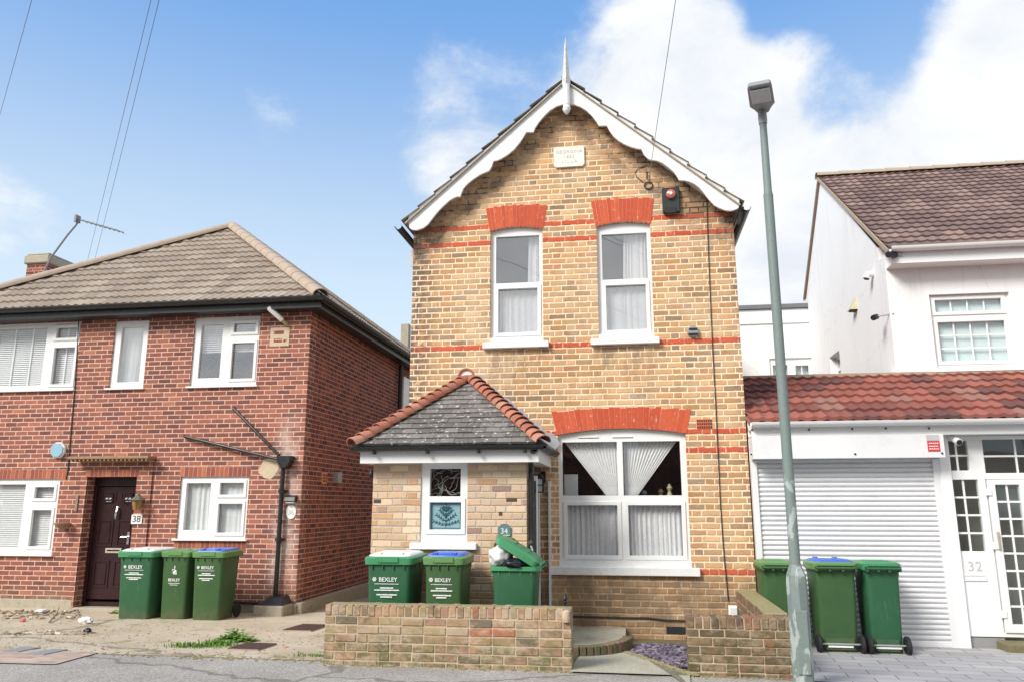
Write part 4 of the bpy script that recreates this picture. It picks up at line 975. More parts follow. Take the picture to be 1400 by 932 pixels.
# bargeboards traced on the plane in front of the wall
YB = 9.80
def cz(pts, ox, oy, s): return [at(ox+u/s, oy+v/s, Y=YB) for u, v in pts]
Lp = cz([(768, 238), (62, 848), (60, 880), (66, 905), (80, 914), (100, 915), (128, 905), (150, 888), (170, 862), (190, 836), (215, 810), (245, 782), (272, 766), (286, 762), (296, 764), (303, 745), (312, 725), (330, 704), (355, 684), (385, 664), (412, 652), (428, 645), (440, 626), (448, 601), (462, 599), (480, 592), (510, 574), (540, 550), (565, 520), (582, 495), (598, 469), (630, 470), (636, 452), (655, 424), (680, 394), (705, 370), (735, 352), (768, 342)], 540, 40, 3.327)
Rp = cz([(38, 228), (833, 745), (836, 790), (832, 815), (815, 823), (795, 828), (770, 825), (745, 815), (722, 803), (705, 785), (690, 768), (675, 748), (655, 724), (632, 706), (605, 694), (585, 690), (562, 689), (552, 672), (538, 652), (515, 632), (488, 612), (462, 600), (440, 597), (425, 594), (412, 584), (400, 570), (390, 547), (370, 545), (345, 538), (310, 524), (285, 508), (262, 488), (245, 464), (232, 440), (196, 441), (186, 424), (165, 396), (140, 372), (115, 356), (85, 345), (40, 342)], 760, 40, 3.329)
MB().prism([(p.x, p.z) for p in Lp], YB, YB+.035).build('bargeboard', 'barge', YH, bevel=.004)
MB().prism([(p.x, p.z) for p in Rp], YB, YB+.035).build('bargeboard', 'barge', YH, bevel=.004)
MB().prism([(-2.95, 5.30), (CX, 7.22), (1.45, 5.30), (1.36, 5.30), (CX, 7.13), (-2.86, 5.30)], YB+.05, YM-.002).build('verge_soffit', 'barge', YH)
fn = thing('roof_finial', (CX, YB-.03, 6.9), 'tall weathered white spike finial with round drop at the gable peak', 'finial')
ft = at(772, 52, Y=YB-.05); fb = at(774, 157, Y=YB-.05); sl = at(773, 112, Y=YB-.05); fx = (ft.x+fb.x)/2+.01
MB().lathe((fx, YB-.05, 0), [(.004, ft.z), (.022, ft.z-.16), (.028, ft.z-.25), (.045, sl.z+.12), (.058, sl.z+.05), (.058, sl.z-.05)][::-1], 4).build('spike', 'timber_old', fn)
MB().lathe((fx, YB-.05, 0), [(.006, fb.z), (.045, fb.z+.045), (.058, fb.z+.09), (.045, fb.z+.13), (.05, fb.z+.14), (.05, sl.z-.052)], 10).build('drop', 'barge', fn)
# gutter ends
gutter(YH, (eL[0]-.06, 9.74, 5.26), (eL[0]-.06, BK, 5.26), .055); gutter(YH, (eR[0]+.05, 9.74, 5.26), (eR[0]+.05, BK, 5.26), .055)
q = at(1008, 290, Y=9.86); mb = MB(); mb.prism([(q.x-.01, 5.08), (q.x+.03, 5.08), (q.x+.09, 5.30), (q.x+.02, 5.30)], 9.84, 9.9); mb.build('gutter_bracket', 'black_pvc', YH)
# arches
def arch(parent, w, rise, y, ztop, splay, n, head):
    cx = (w[0]+w[1])/2; hw = (w[1]-w[0])/2+.012; mb = MB()
    def lo(s): return (cx+hw*s, w[3]+rise*(1-s*s))
    def hi(s): return (cx+(hw+splay)*s, ztop+head*(1-s*s))
    g = .006
    for k in range(n):
        s0, s1 = -1+2*k/n, -1+2*(k+1)/n; e = g/hw
        a, b, c, d = lo(s0+e*.4), lo(s1-e*.4), hi(s1-e*.4), hi(s0+e*.4)
        dz = random.uniform(-.014, .012); mb.prism([a, b, (c[0], c[1]+dz), (d[0], d[1]+dz)], y-.008, y+.11)
    mb.build('arch', 'arch_brick', parent, merge=False)
    pl = [lo(-1+2*k/12) for k in range(13)]+[hi(1-2*k/12) for k in range(13)]
    MB().prism(pl, y-.004, y+.105).build('arch_pointing', 'arch_mortar', parent)
arch(YH, u1, RA1, YM, at(704, 283, Y=YM).z, .055, 16, .03)
arch(YH, u2, RA2, YM, at(852, 274, Y=YM).z, .055, 16, .03)
arch(YH, bw_, RA3, YM, at(849, 561, Y=YM).z, .07, 24, .04)
# windows
V1 = window(YH, YM, *u1, [(.10, .93, .045, .475, 0, 0), (.15, .89, .53, .92, 1, 0)], recess=.055, arch=RA1-.004, glass='glass_sky')
V2 = window(YH, YM, *u2, [(.09, .93, .065, .475, 0, 0), (.15, .88, .53, .92, 1, 0)], recess=.055, arch=RA2-.004, glass='glass_sky')
V3 = window(YH, YM, *bw_, [(.03, .465, .055, .47, 0, 0), (.508, .955, .055, .47, 0, 0), (.065, .455, .545, .92, 1, 0), (.54, .945, .545, .92, 1, 0)], recess=.055, arch=RA3-.004)
def rsill(px0, px1, py0, py1, F, out=.07):
    a, b = at(px0, (py0+py1)/2, Y=YM-out), at(px1, (py0+py1)/2, Y=YM-out); z1, z0 = at((px0+px1)/2, py0, Y=YM-out).z, at((px0+px1)/2, py1, Y=YM-out).z
    MB().box(a.x, b.x, YM-out, YM+.1, z0, z1).build('window_sill', 'sill', F, bevel=.006)
    MB().box(a.x+.06, b.x-.06, YM+.002, YM+.12, z1, z1+.07).build('stub_sill', 'sill', F)
rsill(659.5, 750, 466.5, 475, V1); rsill(807.5, 902, 461.5, 470, V2); rsill(750.5, 957.5, 775, 786.5, V3)
def xz(w, u, v): return w[0]+(w[1]-w[0])*u, w[3]-(w[3]-w[2])*v
# upstairs curtains
def cur(F, w, ua, ub, va, vb, y, mat='curtain', folds=5, amp=.015, ub2=None, ua2=None, name='curtain'):
    xa, za = xz(w, ua, va); xb, zb = xz(w, ub, vb); return curtain(F, name, mat, (xa, xb, za), (xz(w, ua2 if ua2 is not None else ua, 0)[0], xz(w, ub2 if ub2 is not None else ub, 0)[0], zb), y, folds, amp)
cur(V1, u1, .71, .95, .03, .95, YM+.165, folds=4, ua2=.66); cur(V1, u1, .1, .92, .5, .95, YM+.145, 'net', 7, .008, name='net_curtain')
cur(V2, u2, .50, .95, .03, .95, YM+.165, folds=7, ua2=.44); cur(V2, u2, .1, .92, .5, .95, YM+.145, 'net', 7, .008, name='net_curtain')
# bay of voile downstairs
def swag(F, top, tip, y, name='voile_swag', folds=15):
    (x0, z0), (x1, z1) = top; n = folds*6; mb = MB(); sub = 14
    for j in range(sub+1):
        q = j/sub
        for i in range(n+1):
            s = i/n; xt = x0+(x1-x0)*s; xb = tip[0]+(s-.5)*tip[2]
            w = math.sin(2*math.pi*folds*s+1.3*math.sin(6*s))
            mb.v.append((xt+(xb-xt)*q, y+.010*w*(1-.3*q), z0+(tip[1]-z0)*q))
    for j in range(sub):
        for i in range(n): a = j*(n+1)+i; mb.f.append((a, a+1, a+n+2, a+n+1))
    return mb.build(name, 'voile', F, smooth=True)
a1 = xz(bw_, .03, .06); a2 = xz(bw_, .475, .06); tp = xz(bw_, .43, .50); swag(V3, ((a1[0]+.02, a1[1]+.02), (a2[0], a1[1]+.02)), (tp[0], tp[1], .12), YM+.155)
a1 = xz(bw_, .50, .06); a2 = xz(bw_, .95, .06); tp = xz(bw_, .555, .50); swag(V3, ((a1[0], a1[1]+.02), (a2[0]-.02, a1[1]+.02)), (tp[0], tp[1], .12), YM+.155)
cur(V3, bw_, .03, .48, .49, .95, YM+.155, 'net', 11, .016, name='net_curtain'); cur(V3, bw_, .5, .97, .49, .95, YM+.155, 'net', 11, .016, name='net_curtain')
mb = MB(); a = xz(bw_, .03, .30); b = xz(bw_, .14, .48); mb.box(a[0], b[0], YM+.32, YM+.34, b[1], a[1]); mb.build('inner_shade', 'blind', V3)
for uu in (.10, .37): x_, z_ = xz(bw_, .06+uu, .015+.0); tv = MB().box(x_, x_+.26, YM+.04, YM+.056, z_-.012, z_+.004); tv.build('trickle_vent', 'sill', V3, bevel=.003)
for uu, hh, mm in ((.80, .16, 'skin_flower'), (.87, .22, 'yellowed'), (.67, .14, 'alarm_blue')):
    x_, z_ = xz(bw_, uu, .50)
    MB().lathe((x_, YM+.36, z_-.02), [(.03, 0), (.045, hh*.3), (.02, hh*.55), (.04, hh*.75), (.01, hh)], 10).build('mantel_ornament', mm, label={'skin_flower': 'brown ornament inside the big ground floor window', 'yellowed': 'tallest, yellowish ornament inside the big ground floor window', 'alarm_blue': 'blue ornament inside the big ground floor window'}[mm], cat='ornament', smooth=True)
x_, z_ = xz(bw_, .5, .50); MB().box(bw_[0]+.05, bw_[1]-.05, YM+.28, YM+.45, z_-.05, z_-.021).build('window_shelf', 'room_dark', YH)
# plaque
p = rc(YM, 756.5, 799.5, 202.5, 758, 799, 229.5); t_ = thing('name_plaque', ((p[0]+p[1])/2, YM, (p[2]+p[3])/2), 'white stone name plaque high in the gable', 'plaque')
mb = MB(); mb.prism([(p[0], p[2]+.03), (p[0]+.03, p[2]), (p[1]-.03, p[2]), (p[1], p[2]+.03), (p[1], p[3]), (p[0], p[3])], YM-.03, YM+.0); mb.build('stone', 'plaque', t_, bevel=.004)
pcx, pcz = (p[0]+p[1])/2, (p[2]+p[3])/2
text('GEORGINA', .068, (pcx, YM-.031, pcz+.075), 'print_grey', t_, spacing=1.1); text('1882', .06, (pcx, YM-.031, pcz+.0), 'print_grey', t_, spacing=1.3); text('VILLA', .065, (pcx, YM-.031, pcz-.075), 'print_grey', t_, spacing=1.5)
# alarm black
p = rc(YM, 905, 929, 259, 905.5, 929.5, 293); t_ = thing('alarm_box', ((p[0]+p[1])/2, YM, p[2]), 'black alarm box with round red lens under the right bargeboard', 'alarm')
MB().box(p[0], p[1], YM-.07, YM-.001, p[2], p[3]).build('casing', 'alarm_black', t_, bevel=.012)
q = at(917, 266.5, Y=YM-.07); MB().lathe((q.x, YM-.07, q.z), [(.05, 0), (.065, -.01), (.06, -.04), (.03, -.058), (.005, -.06)], 16, 'y').build('lens', 'alarm_red', t_, smooth=True)
MB().lathe((q.x, YM-.131, q.z), [(.028, .012), (.02, 0), (.004, -.004)], 12, 'y').build('lens_highlight_cap', 'print_white', t_, smooth=True)
q = at(917, 288, Y=YM-.07); MB().box(q.x-.07, q.x+.07, YM-.085, YM-.071, q.z-.04, q.z+.04).build('sounder_grille', 'black_iron', t_, bevel=.004)
# grey bulkhead, air bricks
q = at(947.5, 453, Y=YM-.04); t_ = thing('wall_sensor', (q.x, YM, q.z), 'small grey floodlight bracket above the middle red band', 'wall lamp')
MB().prism(ngon(q.x, q.z, .08, 8), YM-.05, YM-.001).build('body', 'galv', t_, bevel=.01)
mb = MB(); mb.box(q.x-.05, q.x+.05, YM-.065, YM-.051, q.z+.02, q.z+.04); mb.box(q.x-.06, q.x+.06, YM-.065, YM-.051, q.z-.05, q.z-.025); mb.build('slots', 'black_iron', t_)
p = rc(YM, 952.5, 973.5, 572.5, 952.5, 973.5, 585.5); v = MB().box(*p[:2], YM-.008, YM+.001, *p[2:]).build('air_brick', 'terracotta_vent', YH, bevel=.003)
mb = MB()
for i in range(7):
    for j in range(3): x_ = p[0]+(p[1]-p[0])*(i+.5)/7; z_ = p[2]+(p[3]-p[2])*(j+.5)/3; mb.box(x_-.008, x_+.008, YM-.0095, YM-.0082, z_-.011, z_+.011)
mb.build('vent_slots', 'black_iron', v)
p = rc(YM, 911, 937, 856, 911, 937, 866); v = MB().box(*p[:2], YM-.01, YM+.001, *p[2:]).build('air_brick', 'alarm_black', YH, bevel=.003, label='black plastic air brick near the ground')
# cables
cpts = [at(x, y, Y=YM-.012) for x, y in ((966, 262), (967, 300), (970, 380), (974, 470), (979, 560), (985, 690), (990, 760), (993, 790), (996, 822))]
MB().tube(cpts, .006, 6).build('wall_cable', 'cable', label='long black cable down the right side of the yellow brick front', cat='cable')
cpts = [at(x, y, Y=YM-.02) for x, y in ((782, 842), (820, 843), (860, 844), (885, 844), (910, 847), (938, 848))]
MB().tube(cpts, .010, 6).build('wall_cable', 'cable', label='black cable along the foot of the yellow brick front', cat='cable')
cc = at(886.5, 253.5, Y=YM-.02); ring = [(cc.x+.055*math.cos(k*.5236), YM-.015, cc.z+.05*math.sin(k*.5236)) for k in range(13)]
t_ = thing('cable_anchor', (cc.x, YM, cc.z), 'ring hook on the gable where the overhead wire ends', 'cable anchor')
MB().tube(ring, .009, 6).build('ring', 'cable', t_); l_ = [at(x, y, Y=YM-.012) for x, y in ((880, 250), (870, 242), (868, 236), (873, 230), (885, 226))]; MB().tube(l_, .005, 5).build('tail_wire', 'cable', t_)
s_ = at(885, 241, Y=YM-.04); MB().tube([s_+Vector((0, 0, .06)), s_+Vector((-.005, 0, -.05))], .011, 6).build('clamp', 'cable', t_)
t_ = thing('meter_box', at(1003, 842, Y=9.9), 'small pale grey box behind the right garden wall', 'utility box')
p = rc(9.88, 997, 1009, 828, 997, 1009, 846); MB().box(p[0], p[1], 9.88, 9.97, p[2]-.3, p[3]).build('casing', 'render_white', t_, bevel=.008); MB().box(p[0]+.012, p[1]-.012, 9.87, 9.879, p[2]-.25, p[3]-.02).build('cover', 'mirror_white', t_)
q = at(566, 350, Y=9.95); t_ = thing('bulkhead_light', q, 'pale lamp bracket on the left edge of the yellow brick house', 'wall lamp')
MB().prism([(-2.99, q.z-.1), (-2.93, q.z-.15), (-2.93, q.z+.15), (-3.0, q.z+.1)], 10.05, 10.2).build('casing', 'lantern_lens', t_, bevel=.005)

# ---- porch
PYF = 8.8; px0, px1 = -2.985, -1.18; ptop = 2.03
pwn = rc(PYF, 576, 639.6, 629, 573.4, 638.3, 741)
MB().plate(px0, px1, -.35, ptop, [(pwn[0], pwn[1], pwn[2]-.02, pwn[3])], PYF, PYF+.12).build('porch_wall', 'porch_brick', YH, label='pinkish yellow brick front of the porch')
mb = MB(); mb.box(px0, px0+.12, PYF+.12, YM-.002, -.35, ptop); mb.box(px1-.12, px1, PYF+.12, PYF+.30, -.35, ptop); mb.box(px0+.12, px1, YM-.12, YM-.003, -.3, -.2)
mb.build('porch_side_wall', 'porch_brick', YH)
MB().box(px0+.13, px1-.13, YM-.05, YM-.003, -.3, ptop).build('porch_inner_wall', 'brown_interior', YH)
PW = window(YH, PYF, *pwn, [(.185, .845, .10, .44, 0, 0), (.20, .865, .515, .845, 1, 0)], recess=.02, glass='glass_dark', name='porch_window')
a = at(560, 745, Y=PYF-.05); b = at(651, 745, Y=PYF-.05); MB().box(a.x, b.x, PYF-.06, PYF+.08, pwn[2]-.075, pwn[2]-.001).build('window_sill', 'white_paint', PW, bevel=.005)
# net behind top, etched panel in the lower light
X0, Z1 = xz(pwn, .20, .515); X1, Z0 = xz(pwn, .865, .845)
et = MB().box(X0, X1, PYF+.048, PYF+.052, Z0, Z1).build('etched_panel', 'etched', PW)
mb = MB(); ex, ezz = (X0+X1)/2, Z0+.02; W_, H_ = (X1-X0), (Z1-Z0)
def sprig(x, z, ang, L, n):
    d = Vector((math.sin(ang), 0, math.cos(ang))); p0 = Vector((x, PYF+.045, z)); mb.tube([p0, p0+d*L], .0035, 4)
    for k in range(1, n+1):
        q = p0+d*(L*k/n)
        for s2 in (-1, 1):
            e = Vector((math.sin(ang+s2*.9), 0, math.cos(ang+s2*.9))); mb.tube([q-d*.012, q+e*.014, q+e*.028], [.002, .0055, .001], 4)
sprig(ex, ezz, 0, H_*.86, 7)
for s2 in (-1, 1):
    for zf, L, an in ((.08, .40, 1.25), (.22, .36, .95), (.40, .28, .75), (.58, .18, .65)): sprig(ex, ezz+H_*zf, s2*an, W_*L, 4)
for (xa, xb, za, zb) in ((X0+.012, X0+.02, Z0+.012, Z1-.012), (X1-.02, X1-.012, Z0+.012, Z1-.012), (X0+.012, X1-.012, Z1-.02, Z1-.012), (X0+.012, X1-.012, Z0+.012, Z0+.02)): mb.box(xa, xb, PYF+.044, PYF+.047, za, zb)
mb.build('etched_pattern', 'etch_dark', et, merge=False)
X0, Z1 = xz(pwn, .185, .09); X1, Z0 = xz(pwn, .845, .45)
mb = MB(); rn = random.Random(3)
for k in range(26):
    x = rn.uniform(X0, X1); z = rn.uniform(Z0, Z1); pts = [(x, PYF+.12, z)]
    an = rn.uniform(0, 6.28)
    for j in range(6): an += rn.uniform(-.6, .6); x = min(max(x+.035*math.cos(an), X0), X1); z = min(max(z+.035*math.sin(an), Z0), Z1); pts.append((x, PYF+.12, z))
    mb.tube(pts, .004, 4)
mb.build('hanging_decoration', 'cream_room', PW, merge=False)
# fascia, soffit, gutter
ga, gb = at(485, 612, Y=8.55), at(737, 606, Y=8.55); GZ = 2.155; fx0, fx1 = -3.12, -1.02; FY = 8.62
MB().box(fx0+.03, fx1, FY, FY+.02, GZ-.185, GZ-.03).build('porch_fascia', 'white_paint', YH)
MB().box(fx1-.02, fx1, FY+.021, YM-.003, GZ-.185, GZ-.03).build('porch_fascia', 'white_paint', YH)
MB().box(fx0+.03, fx1-.021, FY+.021, YM-.003, GZ-.18, GZ-.165).build('porch_soffit', 'white_paint', YH)
gt = gutter(YH, (fx0-.06, FY-.06, GZ), (fx1+.06, FY-.06, GZ), .055, name='porch_gutter'); gutter(YH, (fx1+.06, FY-.10, GZ), (fx1+.06, YM-.03, GZ), .055, name='porch_gutter')
mb = MB()
for k in (.10, .40, .68, .93): x_ = fx0+(fx1-fx0)*k; mb.box(x_-.012, x_+.012, FY-.09, FY-.001, GZ-.085, GZ-.05)
mb.build('gutter_brackets', 'black_pvc', gt)
# roof
pe0, pe1, pey = fx0-.02, fx1+.03, FY-.03; pa = ((pe0+pe1)/2-.02, YM-.06, 3.14); gz = GZ+.03
pc1, pc2 = (pe0, pey, gz), (pe1, pey, gz)
tile_roof('porch_roof', YH, 'tile_slate', [pc1, pc2, pa], (1, 0, 0), .165, .118, flat=True, thick=.016, stagger=True, under=.03)
tile_roof('porch_roof', YH, 'tile_slate', [pc2, (pe1, YM-.003, gz), pa], (0, 1, 0), .165, .118, flat=True, thick=.016, stagger=True, under=.03)
tile_roof('porch_roof', YH, 'tile_slate', [(pe0, YM-.003, gz), pc1, pa], (0, -1, 0), .165, .118, flat=True, thick=.016, stagger=True, under=.03)
for c in (pc1, pc2): ridge_caps('porch_hip_tiles', YH, 'tile_bonnet', (c[0], c[1]+.0, c[2]+.0), (pa[0], pa[1], pa[2]+.0), r=.100, seg=.135, lap=.045, taper=.82, n=8, rise=.028)
q = at(638, 516, Y=YM-.1); mb = MB(); mb.tube([(q.x+.10*math.cos(R(k)), YM-.14, pa[2]+.02+.10*math.sin(R(k))) for k in range(-10, 191, 20)], .016, 8); mb.build('ridge_end_ring', 'tile_bonnet', YH, smooth=True)
mb = MB(); mb.prism([(q.x+.09*math.cos(R(k)), pa[2]+.02+.09*math.sin(R(k))) for k in range(0, 181, 20)], YM-.13, YM-.01); mb.build('ridge_end_mortar', 'plaque', YH)
# lead flashing: ragged strip up the wall beside the right slope
mb = MB(); n = 12; rn = random.Random(8); a = Vector((pe1, 0, gz)); b = Vector((pa[0], 0, pa[2]+.04)); poly = []
for k in range(n+1):
    q = a.lerp(b, k/n); w = .17*(1-.55*k/n)
    poly.append((q.x+w*.55+rn.uniform(-.01, .02), q.z+w*.6+(.03 if k % 2 else -.015)))
poly = [(a.x, a.z-.02)]+poly+[(b.x-.03, b.z-.02)]
MB().prism(poly, YM-.012, YM-.002).build('lead_flashing', 'grey_lead', YH)
# porch door side: downpipe, frame, door
t_ = MB().plate(PYF+.30, YM-.06, -.2, ptop-.18, [(PYF+.36, YM-.12, -.3, ptop-.24)], px1-.06, px1+.02, axis='x').build('porch_door_frame', 'white_paint', YH, bevel=.004)
MB().box(px1-.05, px1-.01, PYF+.36, YM-.12, -.15, ptop-.24).build('porch_door', 'door_green', YH)
mb = MB().tube([(px1+.045, PYF+.06, ptop-.15), (px1+.045, PYF+.06, -.1)], .034, 12); mb.tube([(px1+.045, PYF+.06, ptop-.15), (px1+.06, FY+.1, GZ-.1), (px1+.12, FY-.04, GZ-.05)], .034, 10)
mb.build('porch_downpipe', 'black_pvc', YH, smooth=True)
mb = MB().tube([(px1+.10, PYF+.12, ptop-.2), (px1+.10, PYF+.12, -.1)], .010, 8); mb.build('white_conduit', 'white_paint', YH)
MB().box(-1.055, -1.03, YM-.09, YM-.002, -.15, 1.80).build('white_strip', 'white_paint', YH)
# lantern on main wall next to the porch
q = at(737.5, 660, Y=9.55); t_ = thing('wall_lantern', (q.x, YM, q.z), 'black box lantern under the right corner of the porch roof', 'wall lamp')
mb = MB()
for sx_ in (-1, 1):
    for sy_ in (-1, 1): mb.box(q.x+sx_*.045-.006, q.x+sx_*.045+.006, 9.55+sy_*.045-.006, 9.55+sy_*.045+.006, q.z-.10, q.z+.055)
mb.box(q.x-.055, q.x+.055, 9.495, 9.605, q.z-.112, q.z-.1); mb.box(q.x-.055, q.x+.055, 9.495, 9.605, q.z+.055, q.z+.07); mb.box(q.x-.052, q.x+.052, 9.498, 9.602, q.z-.025, q.z-.017)
mb.lathe((q.x, 9.55, q.z+.07), [(.062, 0), (.03, .035), (.012, .045)], 8)
mb.box(q.x-.006, q.x+.006, 9.55, 9.99, q.z+.105, q.z+.12); mb.box(q.x-.03, q.x+.03, 9.96, 9.995, q.z+.02, q.z+.16)
mb.build('cage', 'black_iron', t_, merge=False); MB().box(q.x-.036, q.x+.036, 9.514, 9.586, q.z-.095, q.z+.05).build('lamp_glass', 'print_white', t_)
# 34 sign
p = rc(PYF, 680.5, 698.5, 719, 681, 699, 732); t_ = thing('house_number_sign', ((p[0]+p[1])/2, PYF, p[2]), 'dull green house shaped sign reading 34 on the porch wall', 'sign')
mx = (p[0]+p[1])/2; MB().prism([(p[0], p[2]), (p[1], p[2]), (p[1], p[3]-.01), (mx+.03, p[3]+.03), (mx-.03, p[3]+.03), (p[0], p[3]-.01)], PYF-.02, PYF-.001).build('plate', 'sign_green', t_, bevel=.004)
text('34', .085, (mx, PYF-.0215, (p[2]+p[3])/2), 'print_white', t_); MB().box(p[0]+.01, p[1]-.01, PYF-.024, PYF-.0205, p[2]+.006, p[2]+.013).build('underline', 'print_white', t_)
q = at(509, 648, Y=8.9); t_ = thing('wall_lamp', q, 'small dark lamp on the left corner of the porch', 'wall lamp')
MB().lathe((px0-.05, 8.88, q.z-.04), [(.02, 0), (.035, .03), (.03, .07), (.012, .09)], 10).build('lamp_head', 'black_iron', t_, smooth=True); MB().box(px0-.05, px0-.001, 8.87, 8.89, q.z+.03, q.z+.05).build('arm', 'black_iron', t_)
# dark bricks stuck in porch (burnt headers)
for (x0_, x1_, yy) in ((692, 707, 682.5), (682, 687, 701.5), (511, 521, 684.5)):
    a, b = at(x0_, yy, Y=PYF), at(x1_, yy, Y=PYF); MB().box(a.x, b.x, PYF-.004, PYF+.002, a.z-.022, a.z+.022).build('burnt_brick', 'brown_interior', YH, bevel=.003)
# iron gate post with finial behind wall end
q = at(773, 840, Y=7.97); t_ = thing('gate_post', (q.x, 7.97, G(7.97)), 'thin black iron rod with spear finial behind the end of the left garden wall', 'gate post')
zt = at(773, 810, Y=7.97).z
MB().tube([(q.x, 7.97, -.05), (q.x, 7.97, zt-.09)], .0095, 8).build('rod', 'black_iron', t_); MB().lathe((q.x, 7.97, zt-.10), [(.014, 0), (.018, .015), (.01, .025), (.022, .045), (.012, .075), (.002, .11)], 8).build('finial', 'black_iron', t_)

# ================================================================== WHITE HOUSE
XW = 3.78; YU = 11.6; YG = 9.95
WH = thing('white_house', (5.5, YG, G(YG)), 'white rendered house with a red tiled garage and glazed porch in front', 'house')
uw = rc(YU, 1269.5, 1381, 401, 1281.5, 1391.5, 502)
ER = 5.10; RY = 14.72; RZ = 7.66; BY = 16.7
def roofcut(bm):
    off = root_of(WH).location
    a = Vector((0, YU-.02, ER-.02)); b = Vector((0, RY, RZ-.03)); e = b-a; bmesh.ops.bisect_plane(bm, geom=bm.verts[:]+bm.edges[:]+bm.faces[:], plane_co=a-off, plane_no=Vector((0, -e.z, e.y)), clear_outer=True)
    a = Vector((0, RY, RZ-.03)); e = Vector((0, BY+2, RZ-.03-(BY+2-RY)*.95))-a; bmesh.ops.bisect_plane(bm, geom=bm.verts[:]+bm.edges[:]+bm.faces[:], plane_co=a-off, plane_no=Vector((0, -e.z, e.y)), clear_outer=True)
MB().plate(XW, 14, 2.4, ER, [uw], YU, YU+.25).build('front_wall', 'render_white', WH)
sw0, sw1 = at(1134, 491, X=XW), at(1147, 477, X=XW)
sww = (min(sw0.y, sw1.y), max(sw0.y, sw1.y), 3.2, at(1140, 484, X=XW).z)
MB().plate(YU+.25, BY+2.5, -.4, 7.7, [sww], XW, XW+.25, axis='x').build('gable_wall', 'render_white', WH, post=roofcut)
mb = MB(); mb.box(XW+.25, 14, YU+3, YU+3.1, 0, 5.0); mb.box(XW+.25, 14, YU+.25, 16, 4.98, 5.04); mb.build('rooms', 'room_dark', WH)
er = (XW-.05, YU-.28, ER-.02)
tile_roof('roof_front', WH, 'tile_brown', [(XW-.04, YU-.30, ER+.0), (14.3, YU-.30, ER+.0), (14.3, RY, RZ+.03), (XW-.04, RY, RZ+.03)], (1, 0, 0), .30, .22, rolls=2, amp=.016, thick=.028)
bkz = RZ+.03-(BY-RY)*.95
tile_roof('roof_rear', WH, 'tile_brown', [(14.3, BY, bkz), (XW-.04, BY, bkz), (XW-.04, RY, RZ+.03), (14.3, RY, RZ+.03)], (-1, 0, 0), .30, .33, rolls=1, amp=.02, thick=.03)
ridge_caps('ridge_tiles', WH, 'tile_ridge_sand', (XW-.05, RY, RZ+.05), (14.3, RY, RZ+.05), r=.11, seg=.42)
mb = MB(); mb.prism([(YU-.28, ER-.07), (RY, RZ-.03), (BY, bkz-.06), (BY, bkz), (RY, RZ+.035), (YU-.30, ER-.01)], XW-.05, XW-.02, 'x'); mb.build('verge', 'tile_ridge_sand', WH)
gutter(WH, (XW-.02, YU-.36, ER+.0), (14.3, YU-.36, ER+.0), .065, 'white_paint'); MB().box(XW+.0, 14.3, YU-.29, YU-.262, ER-.22, ER-.02).build('fascia', 'white_paint', WH)
MB().box(XW+.01, 14.3, YU-.26, YU-.002, ER-.22, ER-.2).build('soffit', 'white_paint', WH)
UW = window(WH, YU, *uw, [(.08, .915, .07, .235, 1, (4, 1)), (.085, .92, .375, .90, 1, (4, 3))], recess=.06, cuts=0)
MB().box(uw[0]-.05, uw[1]+.1, YU-.06, YU+.07, uw[2]-.06, uw[2]-.001).build('window_sill', 'render_white', UW, bevel=.006)
MB().box(uw[0]+.05, uw[1]-.05, YU+.14, YU+.15, uw[2]+.05, uw[3]-.05).build('blind', 'blind_frost', UW)
# small side window
f = MB().plate(sww[0], sww[1], sww[2], sww[3], [(sww[0]+.06, sww[1]-.06, sww[2]+.06, sww[3]-.28), (sww[0]+.06, sww[1]-.06, sww[3]-.22, sww[3]-.06)], XW+.12, XW+.18, axis='x').build('side_window', 'white_paint', WH)
MB().box(XW+.14, XW+.145, sww[0]+.05, sww[1]-.05, sww[2]+.05, sww[3]-.05).build('pane', 'glass_sky', f); MB().box(XW+.22, XW+.23, sww[0], sww[1], sww[2], sww[3]).build('blind', 'blind_frost', f)
# bits on gable wall
def gab(px, py, name, mat, label, cat, s=.06):
    q = at(px, py, X=XW-.03); t_ = thing(name, (XW, q.y, q.z), label, cat); return q, t_
q, t_ = gab(1167.5, 418, 'vent_cowl', 'yellowed', 'yellowed wedge shaped vent cowl on the white gable wall', 'vent')
mb = MB(); mb.v = [(XW, q.y-.09, q.z-.08), (XW, q.y+.09, q.z-.08), (XW-.12, q.y+.09, q.z-.08), (XW-.12, q.y-.09, q.z-.08), (XW, q.y-.06, q.z+.13), (XW, q.y+.06, q.z+.13)]
mb.f = [(0, 1, 2, 3), (0, 3, 4), (1, 5, 2), (3, 2, 5, 4), (0, 4, 5, 1)]; mb.build('cowl', 'yellowed', t_); MB().box(XW-.10, XW-.01, q.y-.07, q.y+.07, q.z-.1, q.z-.081).build('vent_mouth', 'brown_interior', t_)
q, t_ = gab(1191.5, 378, 'vent_cowl', 'render_white', 'small white vent stub high on the white gable wall', 'vent')
MB().tube([(XW, q.y, q.z+.04), (XW-.09, q.y, q.z+.03), (XW-.11, q.y, q.z-.03)], .05, 10).build('cowl', 'render_white', t_); MB().tube([(XW-.105, q.y, q.z-.032), (XW-.108, q.y, q.z-.045)], .04, 10).build('vent_mouth', 'brown_interior', t_)
q, t_ = gab(1203, 431, 'security_camera', 'black_iron', 'small dark camera on an arm at the corner of the white house', 'camera')
a, b = at(1197, 433, Y=YU+.1), at(1211, 429, Y=YU-.02); MB().tube([a+Vector((0, 0, 0)), (XW-.02, YU+.05, b.z), (XW+.05, YU-.01, b.z)], .012, 6).build('arm', 'galv', t_); MB().tube([a+Vector((-.05, -.06, -.03)), a+Vector((.03, .05, .01))], .042, 10).build('camera_head', 'black_iron', t_, smooth=True)
